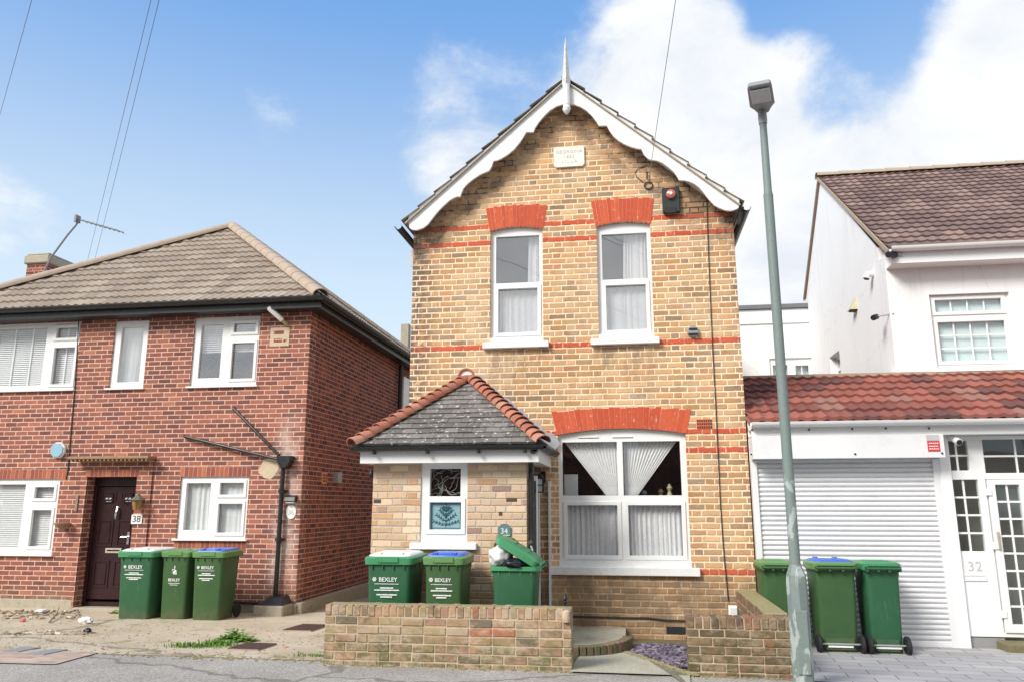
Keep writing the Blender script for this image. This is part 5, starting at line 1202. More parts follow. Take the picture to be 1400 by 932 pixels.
q = at(1219, 349, Y=YU-.3); t_ = thing('security_camera', q, 'black camera tucked under the white gutter corner', 'camera')
MB().tube([(q.x-.08, q.y-.1, q.z-.02), (q.x+.05, q.y+.0, q.z+.0)], .045, 10).build('camera_head', 'black_iron', t_, smooth=True); MB().box(q.x+.05, q.x+.14, q.y-.02, q.y+.03, q.z-.02, q.z+.03).build('bracket', 'galv', t_)
# rear flat roof extension
ye = 16.6; a = at(1011, 419, Y=ye); b = at(1123, 413, Y=ye)
ext = thing('rear_extension', ((a.x+XW)/2, ye, G(ye)), 'white flat roofed extension seen between the yellow house and the white house', 'extension')
ew = rc(ye, 1051.5, 1110.5, 489, 1053, 1113, 512)
ew = (ew[0], ew[1], ew[3]-1.0, ew[3])
MB().plate(a.x-3, XW-.003, -.6, a.z-.09, [ew], ye, ye+.2).build('wall', 'render_white', ext)
MB().box(a.x-3, XW+.2, ye-.08, ye+3, a.z-.088, a.z).build('flat_roof', 'grey_roofedge', ext)
MB().box(a.x-3, XW-.004, ye-.03, ye-.002, a.z-.40, a.z-.1).build('fascia_board', 'render_white', ext)
EW = window(ext, ye, *ew, [(.08, .42, .14, .9, 0, (2, 3)), (.60, .90, .16, .9, 1, (2, 3))], recess=.04)
MB().box(ew[0], ew[1], ye+.16, ye+.17, ew[2], ew[3]).build('blind', 'blind_frost', EW)
# garage: tiled lean-to roof
gX0 = 1.45; ge = (gX0-.02, 9.72, 2.50); gt_ = 3.30
tile_roof('garage_roof', WH, 'tile_red', [(gX0-.02, 9.72, 2.50), (12.3, 9.72, 2.50), (12.3, YU-.003, gt_), (gX0-.02, YU-.003, gt_)], (1, 0, 0), .30, .325, rolls=2, amp=.022, thick=.032)
MB().box(gX0, XW, YU-.02, YU+.1, gt_-.1, gt_+.03).build('roof_upstand', 'render_white', WH); MB().box(gX0, 12, YU-.05, YU-.021, gt_+.0, gt_+.05).build('flashing', 'tile_ridge_sand', WH)
mb = MB(); mb.box(gX0, gX0+.10, YG+.05, YU, -.4, 2.45); mb.prism([(9.8, 2.4), (YU, 3.3), (YU, 2.4)], gX0, gX0+.05, 'x'); mb.box(gX0, XW+2, YU+.1, YU+.2, -.4, 3.3); mb.build('garage_side_wall', 'render_white', WH)
gutter(WH, (gX0-.01, 9.66, 2.475), (12.3, 9.66, 2.475), .062, 'white_paint', 'garage_gutter')
MB().box(gX0, 12.3, 9.73, 9.76, 2.31, 2.45).build('garage_fascia', 'white_paint', WH)
MB().box(gX0, 12.3, 9.761, YG+.1, 2.31, 2.33).build('garage_soffit', 'white_paint', WH)
# bolts
mb = MB()
for px, py in ((1028, 587), (1106, 587), (1165, 586), (1211, 585), (1270, 585)): q = at(px, py, Y=9.73); mb.lathe((q.x, 9.73, q.z), [(.012, 0), (.012, -.008)], 8, 'y')
bx0 = gX0; q1 = at(1291, 605, Y=9.7)
sbx = MB().box(gX0+.0, q1.x, 9.70, 9.729, at(1150, 626, Y=9.7).z, 2.312).build('shutter_box', 'shutter', WH, bevel=.004)
MB().box(gX0+.0, q1.x-.01, 9.7291, YG, at(1150, 626, Y=9.7).z+.005, 2.305).build('shutter_box_body', 'shutter', sbx)
for px, py in ((1027, 620.5), (1169, 620), (1288, 619)): q = at(px, py, Y=9.70); mb.lathe((q.x, 9.70, q.z), [(.012, 0), (.012, -.008)], 8, 'y')
mb.build('bolts', 'black_iron', sbx)
# roller shutter
sx0 = gX0+.03; sx1 = (at(1283, 640, Y=YG).x+at(1301, 885, Y=YG).x)/2
z0 = G(YG)+.02; z1 = at(1150, 626, Y=9.7).z; mb = MB(); pit = .0575; n = int((z1-z0)/pit)+1
for k in range(n):
    za = z0+k*pit; prof = [(YG+.022, za), (YG+.006, za+.006), (YG-.006, za+.02), (YG-.006, za+.036), (YG+.006, za+.048), (YG+.022, za+.0535), (YG+.022, za+pit)]
    for (ya, zA), (yb, zB) in zip(prof[:-1], prof[1:]): mb.q((sx0, ya, zA), (sx1, ya, zA), (sx1, yb, zB), (sx0, yb, zB))
shu = MB(); mb.build('roller_shutter', 'shutter', WH, smooth=False)
MB().box(sx0-.03, sx0+.04, YG-.03, YG+.05, z0-.05, z1).build('shutter_guide', 'shutter', WH, bevel=.004)
MB().box(sx1-.03, sx1+.05, YG-.03, YG+.05, z0-.05, z1).build('shutter_guide', 'shutter', WH, bevel=.004)
MB().box(sx0, sx1, YG-.01, YG+.03, z0-.03, z0+.02).build('bottom_rail', 'shutter', WH, bevel=.004)
MB().box(sx0, sx1, YG+.3, YG+.32, -.3, 2.3).build('garage_back', 'room_dark', WH)
# post and glazed porch
GX = [at(x, 700, Y=YG).x for x in (1290, 1306, 1338, 1352)]
pxa = sx1+.045; pxb = pxa+.12
MB().box(pxa+.001, pxb, YG-.04, YG+.08, -.3, 2.31).build('white_post', 'render_white', WH, bevel=.006)
sl_ = rc(YG, 1295.5, 1321, 602, 1298, 1323, 642.5); s2_ = rc(YG, 1296.5, 1330.5, 655, 1311, 1343, 753)
dd0 = at(1357, 662, Y=YG); dd1 = at(1391, 662, Y=YG); de0 = at(1381, 852, Y=YG); 
dl = (dd0.x+.02, dd0.x+.02+(dd1.x-dd0.x)*1.04, at(1385, 853, Y=YG).z, at(1370, 662, Y=YG).z)
tr = (at(1341, 600, Y=YG).x+.01, at(1341, 600, Y=YG).x+1.45, at(1350, 646, Y=YG).z, at(1350, 600, Y=YG).z)
x_div = (s2_[1]+dl[0])/2-.03
holes = [(sl_[0]+.0, sl_[1]+.02, sl_[2], sl_[3]), (s2_[0], s2_[1], s2_[2], s2_[3]), tr, (x_div+.05, x_div+1.12, G(YG)+.18, tr[2]-.07)]
holes[0] = (s2_[0], s2_[0]+.24, sl_[2], sl_[3]); holes[1] = (s2_[0], s2_[0]+.31, s2_[2], s2_[3])
gp = MB().plate(pxb+.001, 7.4, G(YG)+.13, 2.305, holes, YG, YG+.07).build('glazed_porch_frame', 'white_paint', WH, bevel=.004)
def lite(h, bars, parent, yy=YG, gl='glass_dark'):
    MB().box(h[0]-.01, h[1]+.01, yy+.034, yy+.04, h[2]-.01, h[3]+.01).build('pane', gl, parent)
    for k in range(1, bars[0]): x = h[0]+(h[1]-h[0])*k/bars[0]; MB().box(x-.011, x+.011, yy+.024, yy+.033, h[2], h[3]).build('glazing_bar', 'white_paint', parent)
    for k in range(1, bars[1]): z = h[2]+(h[3]-h[2])*k/bars[1]; MB().box(h[0], h[1], yy+.022, yy+.031, z-.011, z+.011).build('glazing_bar', 'white_paint', parent)
lite(holes[0], (2, 2), gp); lite(holes[1], (2, 4), gp); lite(tr, (4, 2), gp)
dh = holes[3]; dg = (dl[0], dl[0]+.26, dl[2], dl[3]); dg2 = (dl[0]+.42, dl[0]+.68, dl[2], dl[3])
dp = MB().plate(dh[0]+.01, dh[1]-.01, dh[2]+.0, dh[3]-.005, [dg, dg2], YG-.02, YG+.05).build('glazed_door', 'white_paint', WH, bevel=.004)
lite(dg, (2, 8), dp, YG-.02); lite(dg2, (2, 8), dp, YG-.02)
q = at(1355.5, 738, Y=YG-.03); MB().box(dh[0]+.035, dh[0]+.06, YG-.05, YG-.021, q.z-.1, q.z+.1).build('door_handle', 'brass', dp, bevel=.004)
for zz in (dh[2]+.2, dh[2]+.95, dh[3]-.15): MB().box(dh[0]-.03, dh[0]+.04, YG-.035, YG-.021, zz-.04, zz+.04).build('hinge', 'white_paint', dp, bevel=.004)
MB().box(pxb, 7.4, YG+.9, YG+1., -.3, 2.3).build('porch_back_wall', 'glassback', WH) if False else MB().box(pxb, 7.4, YG+.55, YG+.6, -.3, 2.3).build('porch_back_wall', 'cream_room', WH)
MB().box(dh[0]-.1, dh[1]+.3, YG-.32, YG-.002, -.35, G(YG)+.10).build('doorstep', 'step_brick', WH, bevel=.01)
MB().box(pxb, dh[0], YG+.01, YG+.06, -.3, G(YG)+.12).build('porch_plinth', 'slab_dark', WH)
# dark lining for shutter zone + 32
q = at(1329, 774, Y=YG); text('32', .13, (q.x, YG-.004, q.z), 'print_grey_l', WH, 'house_number') if False else None
M['print_pale'] = plain('pale raised numerals', (.50, .50, .50), .6)
t_ = thing('house_number_sign', (q.x, YG, q.z), 'pale raised number 32 on the white panel beside the glazed door', 'sign'); text('32', .15, (q.x+.03, YG-.003, q.z), 'print_pale', t_, spacing=1.1)
q = at(1331, 789, Y=YG); MB().plate(q.x-.14, q.x+.14, q.z-.035, q.z+.035, [(q.x-.12, q.x+.12, q.z-.02, q.z+.02)], YG-.012, YG-.001).build('letterbox', 'shutter', gp); MB().box(q.x-.12, q.x+.12, YG-.006, YG-.001, q.z-.02, q.z+.02).build('letter_flap', 'sill', gp)
# CCTV on porch
q = at(1308, 601, Y=YG-.18); t_ = thing('security_camera', (q.x, YG, q.z), 'white camera above the narrow window beside the garage shutter', 'camera')
MB().tube([(q.x-.01, YG-.05, q.z+.05), (q.x+.01, YG-.22, q.z-.03)], .04, 12).build('camera_head', 'white_paint', t_, smooth=True); MB().tube([(q.x+.01, YG-.221, q.z-.031), (q.x+.0103, YG-.224, q.z-.0325)], .033, 12).build('lens', 'alarm_black', t_); MB().box(q.x-.02, q.x+.02, YG-.06, YG-.0, q.z+.04, q.z+.1).build('bracket', 'white_paint', t_)
# sticker
p = rc(9.70, 1266.5, 1284, 594, 1267.5, 1285, 616.5); t_ = thing('warning_sticker', ((p[0]+p[1])/2, 9.7, p[2]), 'red and pale warning sticker on the end of the shutter box', 'sign')
MB().box(p[0], p[1], 9.694, 9.6985, p[2]+.125, p[3]).build('pale_half', 'print_pale', t_); MB().box(p[0]+.005, p[1], 9.694, 9.6985, p[2], p[2]+.12).build('red_half', 'red_sticker', t_)
mb = MB(); rn = random.Random(1)
for k, z_ in enumerate((.095, .06, .03)):
    x = p[0]+.02
    while x < p[1]-.03: w = rn.uniform(.01, .022); mb.box(x, min(x+w, p[1]-.015), 9.6925, 9.6938, p[2]+z_-.006, p[2]+z_+.006); x += w+.006
mb.build('printed_lines', 'print_white', t_)

# ================================================================== LAMP POST
pl = at(1100, 930, Y=7.32); lx, ly = 1.395, 7.32
LPT = thing('street_lamp', (lx, ly, 0), 'street lamp on a peeling green grey post in front of the right garden wall', 'street lamp')
zsw = at(1088, 790, Y=7.32).z; ztop_ = at(1042, 165, Y=7.32).z; zmid = at(1055, 270, Y=7.32).z
def lxz(px, py): return at(px, py, Y=ly)
lx = (lxz(1099, 925).x+lxz(1042, 160).x)/2
MB().lathe((lx, ly, 0), [(.088, -.1), (.088, zsw-.04), (.082, zsw+.03), (.048, zsw+.12)], 8).build('base_section', 'post', LPT)
MB().lathe((lx, ly, 0), [(.0465, zsw+.10), (.0455, zmid-.6), (.045, zmid)], 20).build('shaft', 'post', LPT, smooth=True)
MB().lathe((lx, ly, 0), [(.045, zmid), (.047, zmid+.01), (.038, zmid+.06), (.034, ztop_)], 20).build('upper_shaft', 'post', LPT, smooth=True)
MB().lathe((lx, ly, 0), [(.040, ztop_-.04), (.043, ztop_), (.042, ztop_+.12), (.035, ztop_+.17)], 16).build('spigot', 'lantern_grey', LPT, smooth=True)
MB().box(lx-.055, lx+.055, ly-.093, ly-.078, .10, .62).build('access_door', 'post', LPT, bevel=.008)
zl = at(1045, 148, Y=ly).z
head = MB(); hv = []
for (yy, hw, zt, zb) in ((ly+.06, .05, .05, -.03), (ly-.03, .08, .05, -.03), (ly-.11, .118, .05, -.03), (ly-.43, .112, .045, -.012), (ly-.47, .10, .04, -.005)):
    hv.append([(lx+.01-hw, yy, zl+zb), (lx+.01+hw, yy, zl+zb), (lx+.01+hw*.92, yy, zl+zt), (lx+.01-hw*.92, yy, zl+zt)])
for r in hv: head.v += r
for k in range(len(hv)-1):
    for j in range(4): a = k*4+j; b = k*4+(j+1) % 4; head.f.append((a, b, b+4, a+4))
head.f += [(3, 2, 1, 0), (16, 17, 18, 19)]
ROTL = Matrix.Translation((lx, ly, 0)) @ Matrix.Rotation(R(-13), 4, 'Z') @ Matrix.Translation((-lx, -ly, 0))
head.v = [tuple(ROTL @ Vector(p)) for p in head.v]
hd_ = head.build('lantern', 'lantern_grey', LPT, bevel=.008)
lm = MB().box(lx+.01-.09, lx+.01+.09, ly-.43, ly-.17, zl-.036, zl-.022); lm.v = [tuple(ROTL @ Vector(p)) for p in lm.v]
lm.build('lens', 'lantern_lens', hd_, bevel=.006)

# ================================================================== WIRES
def wire(pts, r, label, mat='wire', n=24):
    P = [Vector(p) for p in pts]; L = []
    for k in range(n+1):
        s = k/n; p = P[0].lerp(P[1], s); p.z -= 4*.15*s*(1-s); L.append(p)
    MB().tube(L, r, 5).build('overhead_wire', mat, label=label, cat='wire', group='overhead telephone wires')
a = at(886, 252, Y=9.95); b = at(921, 2, Y=7.0); d = b-a; wire([a, a+d*4.6], .004, 'thin overhead wire rising from the ring on the gable of the yellow house', 'wire_pale')
for (x0_, y0_, x1_, y1_, lb) in ((205, 0, 110, 395, 'left of the two close overhead wires above the red brick house'), (216, 0, 122, 385, 'right of the two close overhead wires above the red brick house'), (42, 0, -30, 262, 'single overhead wire in the top left corner of the sky')):
    a = at(x1_, y1_, Y=26); b = at(x0_, y0_, Y=9); d = a-b; wire([b-d*.55, a], .005, lb)

# ================================================================== BINS
def rrect(w, d, r, n=3, cy_=0):
    pts = []
    for (cx_, cy2, a0) in ((w/2-r, d/2-r, 0), (-w/2+r, d/2-r, 90), (-w/2+r, -d/2+r, 180), (w/2-r, -d/2+r, 270)):
        for k in range(n+1): a = R(a0+90*k/n); pts.append((cx_+r*math.cos(a), cy2+cy_+r*math.sin(a)))
    return pts
def loft(mb, secs):
    N = len(secs[0][0]); i0 = len(mb.v)
    for (pts, z) in secs: mb.v += [(x, y, z if not callable(z) else z(x, y)) for x, y in pts]
    for k in range(len(secs)-1):
        for j in range(N): a, b = i0+k*N+j, i0+k*N+(j+1) % N; mb.f.append((a, b, b+N, a+N))
    mb.f.append(tuple(i0+j for j in range(N-1, -1, -1))); mb.f.append(tuple(i0+(len(secs)-1)*N+j for j in range(N)))
    return mb
def make_bin(x, y, w, d, h, label, rot=0., body='bin_green', lid='bin_lid', panel=None, open_ang=0., logo='words', group=None, z=None):
    t = thing('wheelie_bin', (x, y, G(y)+.012 if z is None else z), label, 'wheelie bin', group, rot)
    H = h-.075; mb = MB()
    bw, bd = w*.77, d*.70
    tw_, td = w*.87, d*.88
    secs = [(rrect(bw, bd, .035, 3, .0), .0), (rrect(bw+.01, bd+.01, .04, 3, .0), .02), (rrect(bw+(tw_-bw)*.86, bd+(td-bd)*.86, .045, 3, .01), H*.84), (rrect(tw_, td, .045, 3, .012), H-.06)]
    if open_ang: # hollow top
        secs += [(rrect(tw_, td, .045, 3, .012), H), (rrect(tw_-.03, td-.03, .04, 3, .012), H), (rrect(tw_-.05, td-.05, .04, 3, .012), H-.22)]
    else: secs += [(rrect(tw_, td, .045, 3, .012), H)]
    loft(mb, secs)
    b = mb.build('body', body, t, smooth=True, local=True)
    # moulded ribs under the rim and the rim collar
    mb = MB()
    nrib = 4
    for k in range(nrib): xx = -tw_/2+.06+(tw_-.12)*k/(nrib-1); mb.box(xx-.004, xx+.004, -td/2-.006, -td/2+.03, H-.085, H-.035)
    for k in range(4): yy = -td/2+.08+(td-.12)*k/3; mb.box(-tw_/2-.006, tw_/2+.006, yy-.004, yy+.004, H-.085, H-.035)
    loft(mb, [(rrect(tw_+.02, td+.02, .05, 3, .012), H-.045), (rrect(tw_+.045, td+.04, .055, 3, .012), H-.03), (rrect(tw_+.045, td+.04, .055, 3, .012), H-.004)]) if not open_ang else None
    if open_ang:
        ring = MB()
        o1, o2 = rrect(tw_+.05, td+.05, .055, 3, .012), rrect(tw_-.01, td-.01, .045, 3, .012); N = len(o1); i0 = len(mb.v)
        for (pp_, zz) in ((o1, H-.04), (o1, H+.002), (o2, H+.002), (o2, H-.04)): mb.v += [(a_, b_, zz) for a_, b_ in pp_]
        for k in range(4):
            for j in range(N): a_, b_, k2 = i0+k*N+j, i0+k*N+(j+1) % N, ((k+1) % 4-k)*N; mb.f.append((a_, b_, b_+k2, a_+k2))
    mb.build('rim', lid if open_ang else body, t, smooth=True, local=True, merge=False)
    # lid
    mb = MB(); lw, ld = w, d*.97
    yf = -d/2-.005; 
    def ztop(q): return q
    LD = []
    S = [(rrect(lw-.03, ld-.03, .05, 3, 0), -.058), (rrect(lw-.008, ld-.008, .055, 3, 0), -.054), (rrect(lw, ld, .055, 3, 0), .008), (rrect(lw-.03, ld-.03, .05, 3, 0), .022), (rrect(lw-.10, ld-.12, .06, 3, 0), .034), (rrect(lw-.14, ld-.18, .06, 3, 0), .034)]
    loft(mb, S)
    mb.box(-lw/2+.05, lw/2-.05, ld/2-.01, ld/2+.03, -.01, .012)
    # front grip moulding
    mb.box(-.11, .11, -ld/2-.010, -ld/2+.06, -.03, .02)
    lo = mb.build('lid', lid, t, smooth=True, local=True, merge=False)
    hinge = Vector((0, ld/2+.012, H+.03)); rotm = Matrix.Rotation(-open_ang, 4, 'X') if open_ang else Matrix.Rotation(R(1.2), 4, 'X')
    lo.data.transform(Matrix.Translation(Vector((0, -ld/2, 0)))); lo.location = hinge; lo.rotation_euler = rotm.to_euler()
    if panel:
        pm = MB(); loft(pm, [(rrect(lw-.06, ld-.06, .05, 3, -ld/2), .018), (rrect(lw-.075, ld-.075, .05, 3, -ld/2), .036), (rrect(lw-.14, ld-.16, .05, 3, -ld/2), .052)])
        pm.box(-lw*.27, -lw*.17, -ld+.045, -ld+.115, .03, .062); pm.box(lw*.17, lw*.27, -ld+.045, -ld+.115, .03, .062)
        pm.build('lid_panel', panel, lo, smooth=True, local=True, merge=False)
    else:
        pm = MB(); pm.box(-lw*.3, lw*.3, -ld*.72, -ld*.62, .03, .042); pm.box(-lw*.3, lw*.3, -ld*.4, -ld*.3, .03, .042); pm.build('lid_ribs', lid, lo, local=True, bevel=.006)
    # hinge bar / handle
    mb = MB(); mb.tube([(-lw*.42, ld/2+.045, H-.005), (lw*.42, ld/2+.045, H-.005)], .014, 8)
    for xx in (-lw*.42, -lw*.14, lw*.14, lw*.42): mb.box(xx-.012, xx+.012, td/2-.0, ld/2+.05, H-.04, H+.012)
    mb.build('handle', body, t, local=True)
    # wheels and axle
    for sx_ in (-1, 1):
        wx = sx_*(bw/2+.035); whl = MB().lathe((wx-.022, bd/2+.045, .09), [(.06, 0), (.092, .004), (.1, .012), (.1, .034), (.092, .042), (.06, .044)], 20, 'x').build('wheel', 'rubber', t, smooth=True, local=True)
        MB().lathe((wx-.026, bd/2+.045, .09), [(.02, 0), (.055, .002), (.055, .050), (.02, .052)], 14, 'x').build('rim_hub', 'black_pvc', whl, local=True)
    MB().tube([(-bw/2-.03, bd/2+.045, .09), (bw/2+.03, bd/2+.045, .09)], .011, 8).build('axle', 'galv', t, local=True)
    MB().box(-bw/2+.04, bw/2-.04, bd/2-.02, bd/2+.03, .03, .15).build('axle_housing', body, t, local=True)
    # printed lettering on the front face
    if logo:
        def fy(z): # front face depth at height z
            q = min(1, z/(H*.84)) if z < H*.84 else 1; dd = bd+.01+((td-bd)*.86-.01)*q; return -(dd/2)+.01*q-.0055
        tilt = math.atan(((td-bd)*.86/2-.01)/(H*.84)); cx_ = -.02 if logo == 'words' else 0
        k = w/.52
        if logo == 'words':
            z_ = H*.80; text('BEXLEY', .058*k, (cx_+.018*k, fy(z_), z_), 'print_white', t, 'lettering', rot=(R(90)+tilt, 0, 0), local=True, bold=.0007)
            mb = MB(); z_ = H*.80
            for j in range(6): a_ = j*math.pi/3; mb.obox((cx_-.125*k+.016*math.cos(a_), fy(z_)-.0005, z_+.004+.016*math.sin(a_)), .012, .002, .012)
            rn = random.Random(int(x*97)); mb.obox((cx_-.125*k, fy(z_)-.0005, z_+.004), .012, .002, .012)
            for (zz, wd, hh) in ((H*.80-.042, .25, .006), (H*.80-.082, .13, .014), (H*.80-.104, .25, .014), (H*.80-.15, .20, .014), (H*.80-.172, .12, .014)):
                xx = cx_-wd*k/2
                ml = MB()
                while xx < cx_+wd*k/2: ww = rn.uniform(.008, .02); ml.obox((xx+ww/2, fy(zz)-.0005, zz), ww, .002, hh*rn.uniform(.7, 1.)); xx += ww+.0005
                ml.build('printed_line', 'print_white', t, local=True, merge=False)
            mb.build('printed_emblem', 'print_white', t, local=True, merge=False)
        else:
            z_ = H*.60; text('BEXLEY', .06*k, (0, fy(z_), z_), 'print_white', t, 'lettering', rot=(R(90)+tilt, 0, 0), local=True, bold=.0007)
            mb = MB(); zc = H*.73; rn = random.Random(4)
            for j in range(60):
                a_ = rn.uniform(0, 6.28); r_ = rn.uniform(.0, .042); zz = zc+r_*1.3*math.sin(a_); mb.obox((r_*math.cos(a_), fy(zz)-.0005, zz), rn.uniform(.005, .013), .003, rn.uniform(.005, .014))
            mb.obox((0, fy(zc+.07)-.0005, zc+.07), .012, .002, .03)
            for (zz, wd) in ((H*.60-.045, .17), (H*.60-.068, .12)):
                xx = -wd/2
                while xx < wd/2: ww = rn.uniform(.008, .018); mb.obox((xx+ww/2, fy(zz)-.0005, zz), ww, .002, .008); xx += ww+.003
            mb.build('printed_emblem', 'print_white', t, local=True, merge=False)
    return t
gA = 'bins beside the dark front door'; gB = 'bins behind the left garden wall'; gC = 'bins in front of the roller shutter'
def bxm(pxl, pxr, py, Y): a, b = at(pxl, py, Y=Y), at(pxr, py, Y=Y); return (a.x+b.x)/2, b.x-a.x
YA = 10.75
for pl_, pr_, panel, bd_, ld_, lg, lb, dy in ((161, 213, 'bin_white', 'bin_green', 'bin_lid', 'words', 'green wheelie bin with white topped lid, nearest the dark front door', 0), (216.5, 258, None, 'bin_olive', 'bin_lid_olive', 'emblem', 'all green wheelie bin in the middle of the three beside the dark front door', .03), (260, 306, 'bin_blue', 'bin_olive', 'bin_lid_olive', 'words', 'green wheelie bin with a blue lid beside the red house ground floor window', .0)):
    x_, w_ = bxm(pl_, pr_, 760, YA+dy); make_bin(x_, YA+dy+.29, w_, w_*1.15 if w_ > .5 else .56, .98, lb, body=bd_, lid=ld_, panel=panel, logo=lg, group=gA, rot=R(random.uniform(-1, 1)))
YBn = 8.04
x_, w_ = bxm(495.5, 563, 760, YBn); make_bin(x_, YBn+.34, w_, .66, 1.035, 'white topped green wheelie bin behind the garden wall, left of the porch window', panel='bin_white', group=gB)
x_, w_ = bxm(574.5, 634, 760, YBn); make_bin(x_, YBn+.31, w_, .56, 1.035, 'green wheelie bin with a blue lid behind the garden wall, under the porch window', body='bin_olive', lid='bin_lid_olive', panel='bin_blue', group=gB)
x_, w_ = bxm(667, 734, 772, 8.10); OB = make_bin(x_, 8.10+.25, .48, .52, .985, 'green wheelie bin overflowing with rubbish, its lid propped open', rot=R(-90), open_ang=R(31), logo=None, group=gB)
# rubbish
def blob(name, mat, c, rad, label, cat, seed, amp=.18, n=3, zs=1.):
    bm = bmesh.new(); bmesh.ops.create_icosphere(bm, subdivisions=4, radius=1)
    for v_ in bm.verts:
        p_ = v_.co*2.1+Vector((seed, seed*.7, 0)); k = 1+amp*mnoise.noise(p_)+amp*.5*mnoise.noise(p_*2.6)+amp*.3*abs(mnoise.noise(p_*6)); v_.co = Vector((v_.co.x*rad[0]*k, v_.co.y*rad[1]*k, v_.co.z*rad[2]*k))
    me = bpy.data.meshes.new(name); bm.to_mesh(me); bm.free()
    for pg in me.polygons: pg.use_smooth = True
    me.materials.append(M[mat]); o = bpy.data.objects.new(name, me); COL.objects.link(o); o.location = c; o['label'] = label; o['category'] = cat; return o
q = at(684, 760, Y=8.28); blob('bin_bag', 'bag_white', (q.x, 8.30, q.z), (.125, .16, .115), 'white rubbish bag bulging from the open bin', 'bin bag', 3.1)
q = at(704, 767, Y=8.2); blob('bin_bag', 'bag_black', (q.x, 8.20, q.z-.02), (.13, .12, .055), 'dark crumpled bag at the rim of the open bin', 'bin bag', 7.7)
q = at(692, 744, Y=8.5); blob('bin_bag', 'bag_black', (q.x, 8.52, q.z-.02), (.13, .10, .10), 'black bag behind the raised lid of the open bin', 'bin bag', 1.7)
q = at(726, 752, Y=8.62); t_ = thing('door_handle_plate', (q.x, 8.62, q.z), 'small tangle of metal fittings hanging beside the porch downpipe', 'metal fitting')
MB().tube([(q.x, 8.62, q.z+.05), (q.x+.02, 8.60, q.z), (q.x-.01, 8.6, q.z-.05), (q.x+.03, 8.6, q.z-.08)], .012, 6).build('link', 'galv', t_); MB().lathe((q.x, 8.62, q.z+.06), [(.02, 0), (.03, .02), (.01, .05)], 8).build('knob', 'brown_interior', t_); MB().tube([(q.x, 8.62, q.z+.1), (px1+.045, PYF+.02, q.z+.1)], .006, 5).build('hook', 'galv', t_)
YCn = 9.2
for pl_, pr_, panel, bd_, ld_, lb, dy in ((1040, 1089, None, 'bin_olive', 'bin_lid_olive', 'green wheelie bin partly hidden by the lamp post, leftmost before the shutter', .0), (1112, 1176, 'bin_blue', 'bin_olive', 'bin_lid_olive', 'green wheelie bin with a blue lid just right of the lamp post', .05), (1182, 1236, 'bin_white', 'bin_green', 'bin_lid', 'green wheelie bin standing furthest right in front of the shutter', .03)):
    x_, w_ = bxm(pl_, pr_, 790, YCn+dy); tb = make_bin(x_, YCn+dy+.30, min(w_, .50), .56, .97, lb, body=bd_, lid=ld_, panel=panel if panel != 'bin_white' else None, logo=None, group=gC, rot=R(180))
    if dy > 0:
        mb = MB().box(-.06+(.0), .05, .215, .2165, .74, .82)
        sk = mb.build('white_sticker', 'print_white', tb, local=True); sk.location = (0, .0, 0)
        sk.data.transform(Matrix.Rotation(R(0), 4, 'X')); sk.location = (0, .024 if dy > .04 else .024, 0)
        MB().box(-.13, .13, .235, .24, .055, .075).build('white_label_strip', 'print_white', tb, local=True)

# ================================================================== SMALL GROUND THINGS
def on_ground(px, py):
    d = FWD+(px-700)/F*RT+(466-py)/F*UP
    # z = CH + t dz ; y = t dy ; z = -.03 (y-7)
    t = (-CH+.21)/(d.z+.03*d.y); p = CAM+d*t
    if p.y < 7: p = at(px, py, Z=0)
    return p
def cover(px0, px1, py0, py1, name, mat, label, cat, slots=0, skew=0):
    a, b, c, d = on_ground(px0, py1), on_ground(px1, py1), on_ground(px1+skew, py0), on_ground(px0+skew, py0)
    zz = .018
    t = thing(name, ((a.x+c.x)/2, (a.y+c.y)/2, (a.z+c.z)/2), label, cat)
    mb = MB(); x0, x1, y0, y1 = (a.x+d.x)/2, (b.x+c.x)/2, a.y, d.y
    mb.v = [(x0, y0, G(y0)-.01), (x1, y0, G(y0)-.01), (x1, y1, G(y1)-.01), (x0, y1, G(y1)-.01), (x0, y0, G(y0)+zz), (x1, y0, G(y0)+zz), (x1, y1, G(y1)+zz), (x0, y1, G(y1)+zz)]
    mb.f = [(0, 3, 2, 1), (4, 5, 6, 7), (0, 1, 5, 4), (1, 2, 6, 5), (2, 3, 7, 6), (3, 0, 4, 7)]; mb.build('plate', mat, t)
    if slots:
        m2 = MB()
        for k in range(slots):
            x = x0+(x1-x0)*(k+.5)/slots; w = (x1-x0)/slots*.25
            m2.v += [(x-w, y0+.01, G(y0)+zz+.001), (x+w, y0+.01, G(y0)+zz+.001), (x+w, y1-.01, G(y1)+zz+.001), (x-w, y1-.01, G(y1)+zz+.001), (x-w, y0+.01, G(y0)+zz+.008), (x+w, y0+.01, G(y0)+zz+.008), (x+w, y1-.01, G(y1)+zz+.008), (x-w, y1-.01, G(y1)+zz+.008)]
            i = 8*k; m2.f += [tuple(i+q_ for q_ in f) for f in ((0, 3, 2, 1), (4, 5, 6, 7), (0, 1, 5, 4), (1, 2, 6, 5), (2, 3, 7, 6), (3, 0, 4, 7))]
        m2.build('bars', 'rust_dark', t, merge=False)
cover(322, 368, 880, 889, 'drain_cover', 'rust', 'ribbed rusty drain cover in the forecourt beside the weeds', 'drain cover', 14, 4)
cover(398, 440, 854, 863, 'drain_cover', 'rust', 'ribbed rusty drain cover near the end of the left garden wall', 'drain cover', 10, 4)
cover(16, 42, 885, 892, 'utility_cover', 'slab_dark', 'dark square utility cover in the footway, further left of the pair', 'utility cover', 0, 4)
cover(52, 78, 888, 896, 'utility_cover', 'slab_dark', 'dark square utility cover in the footway, nearer right of the pair', 'utility cover', 0, 4)
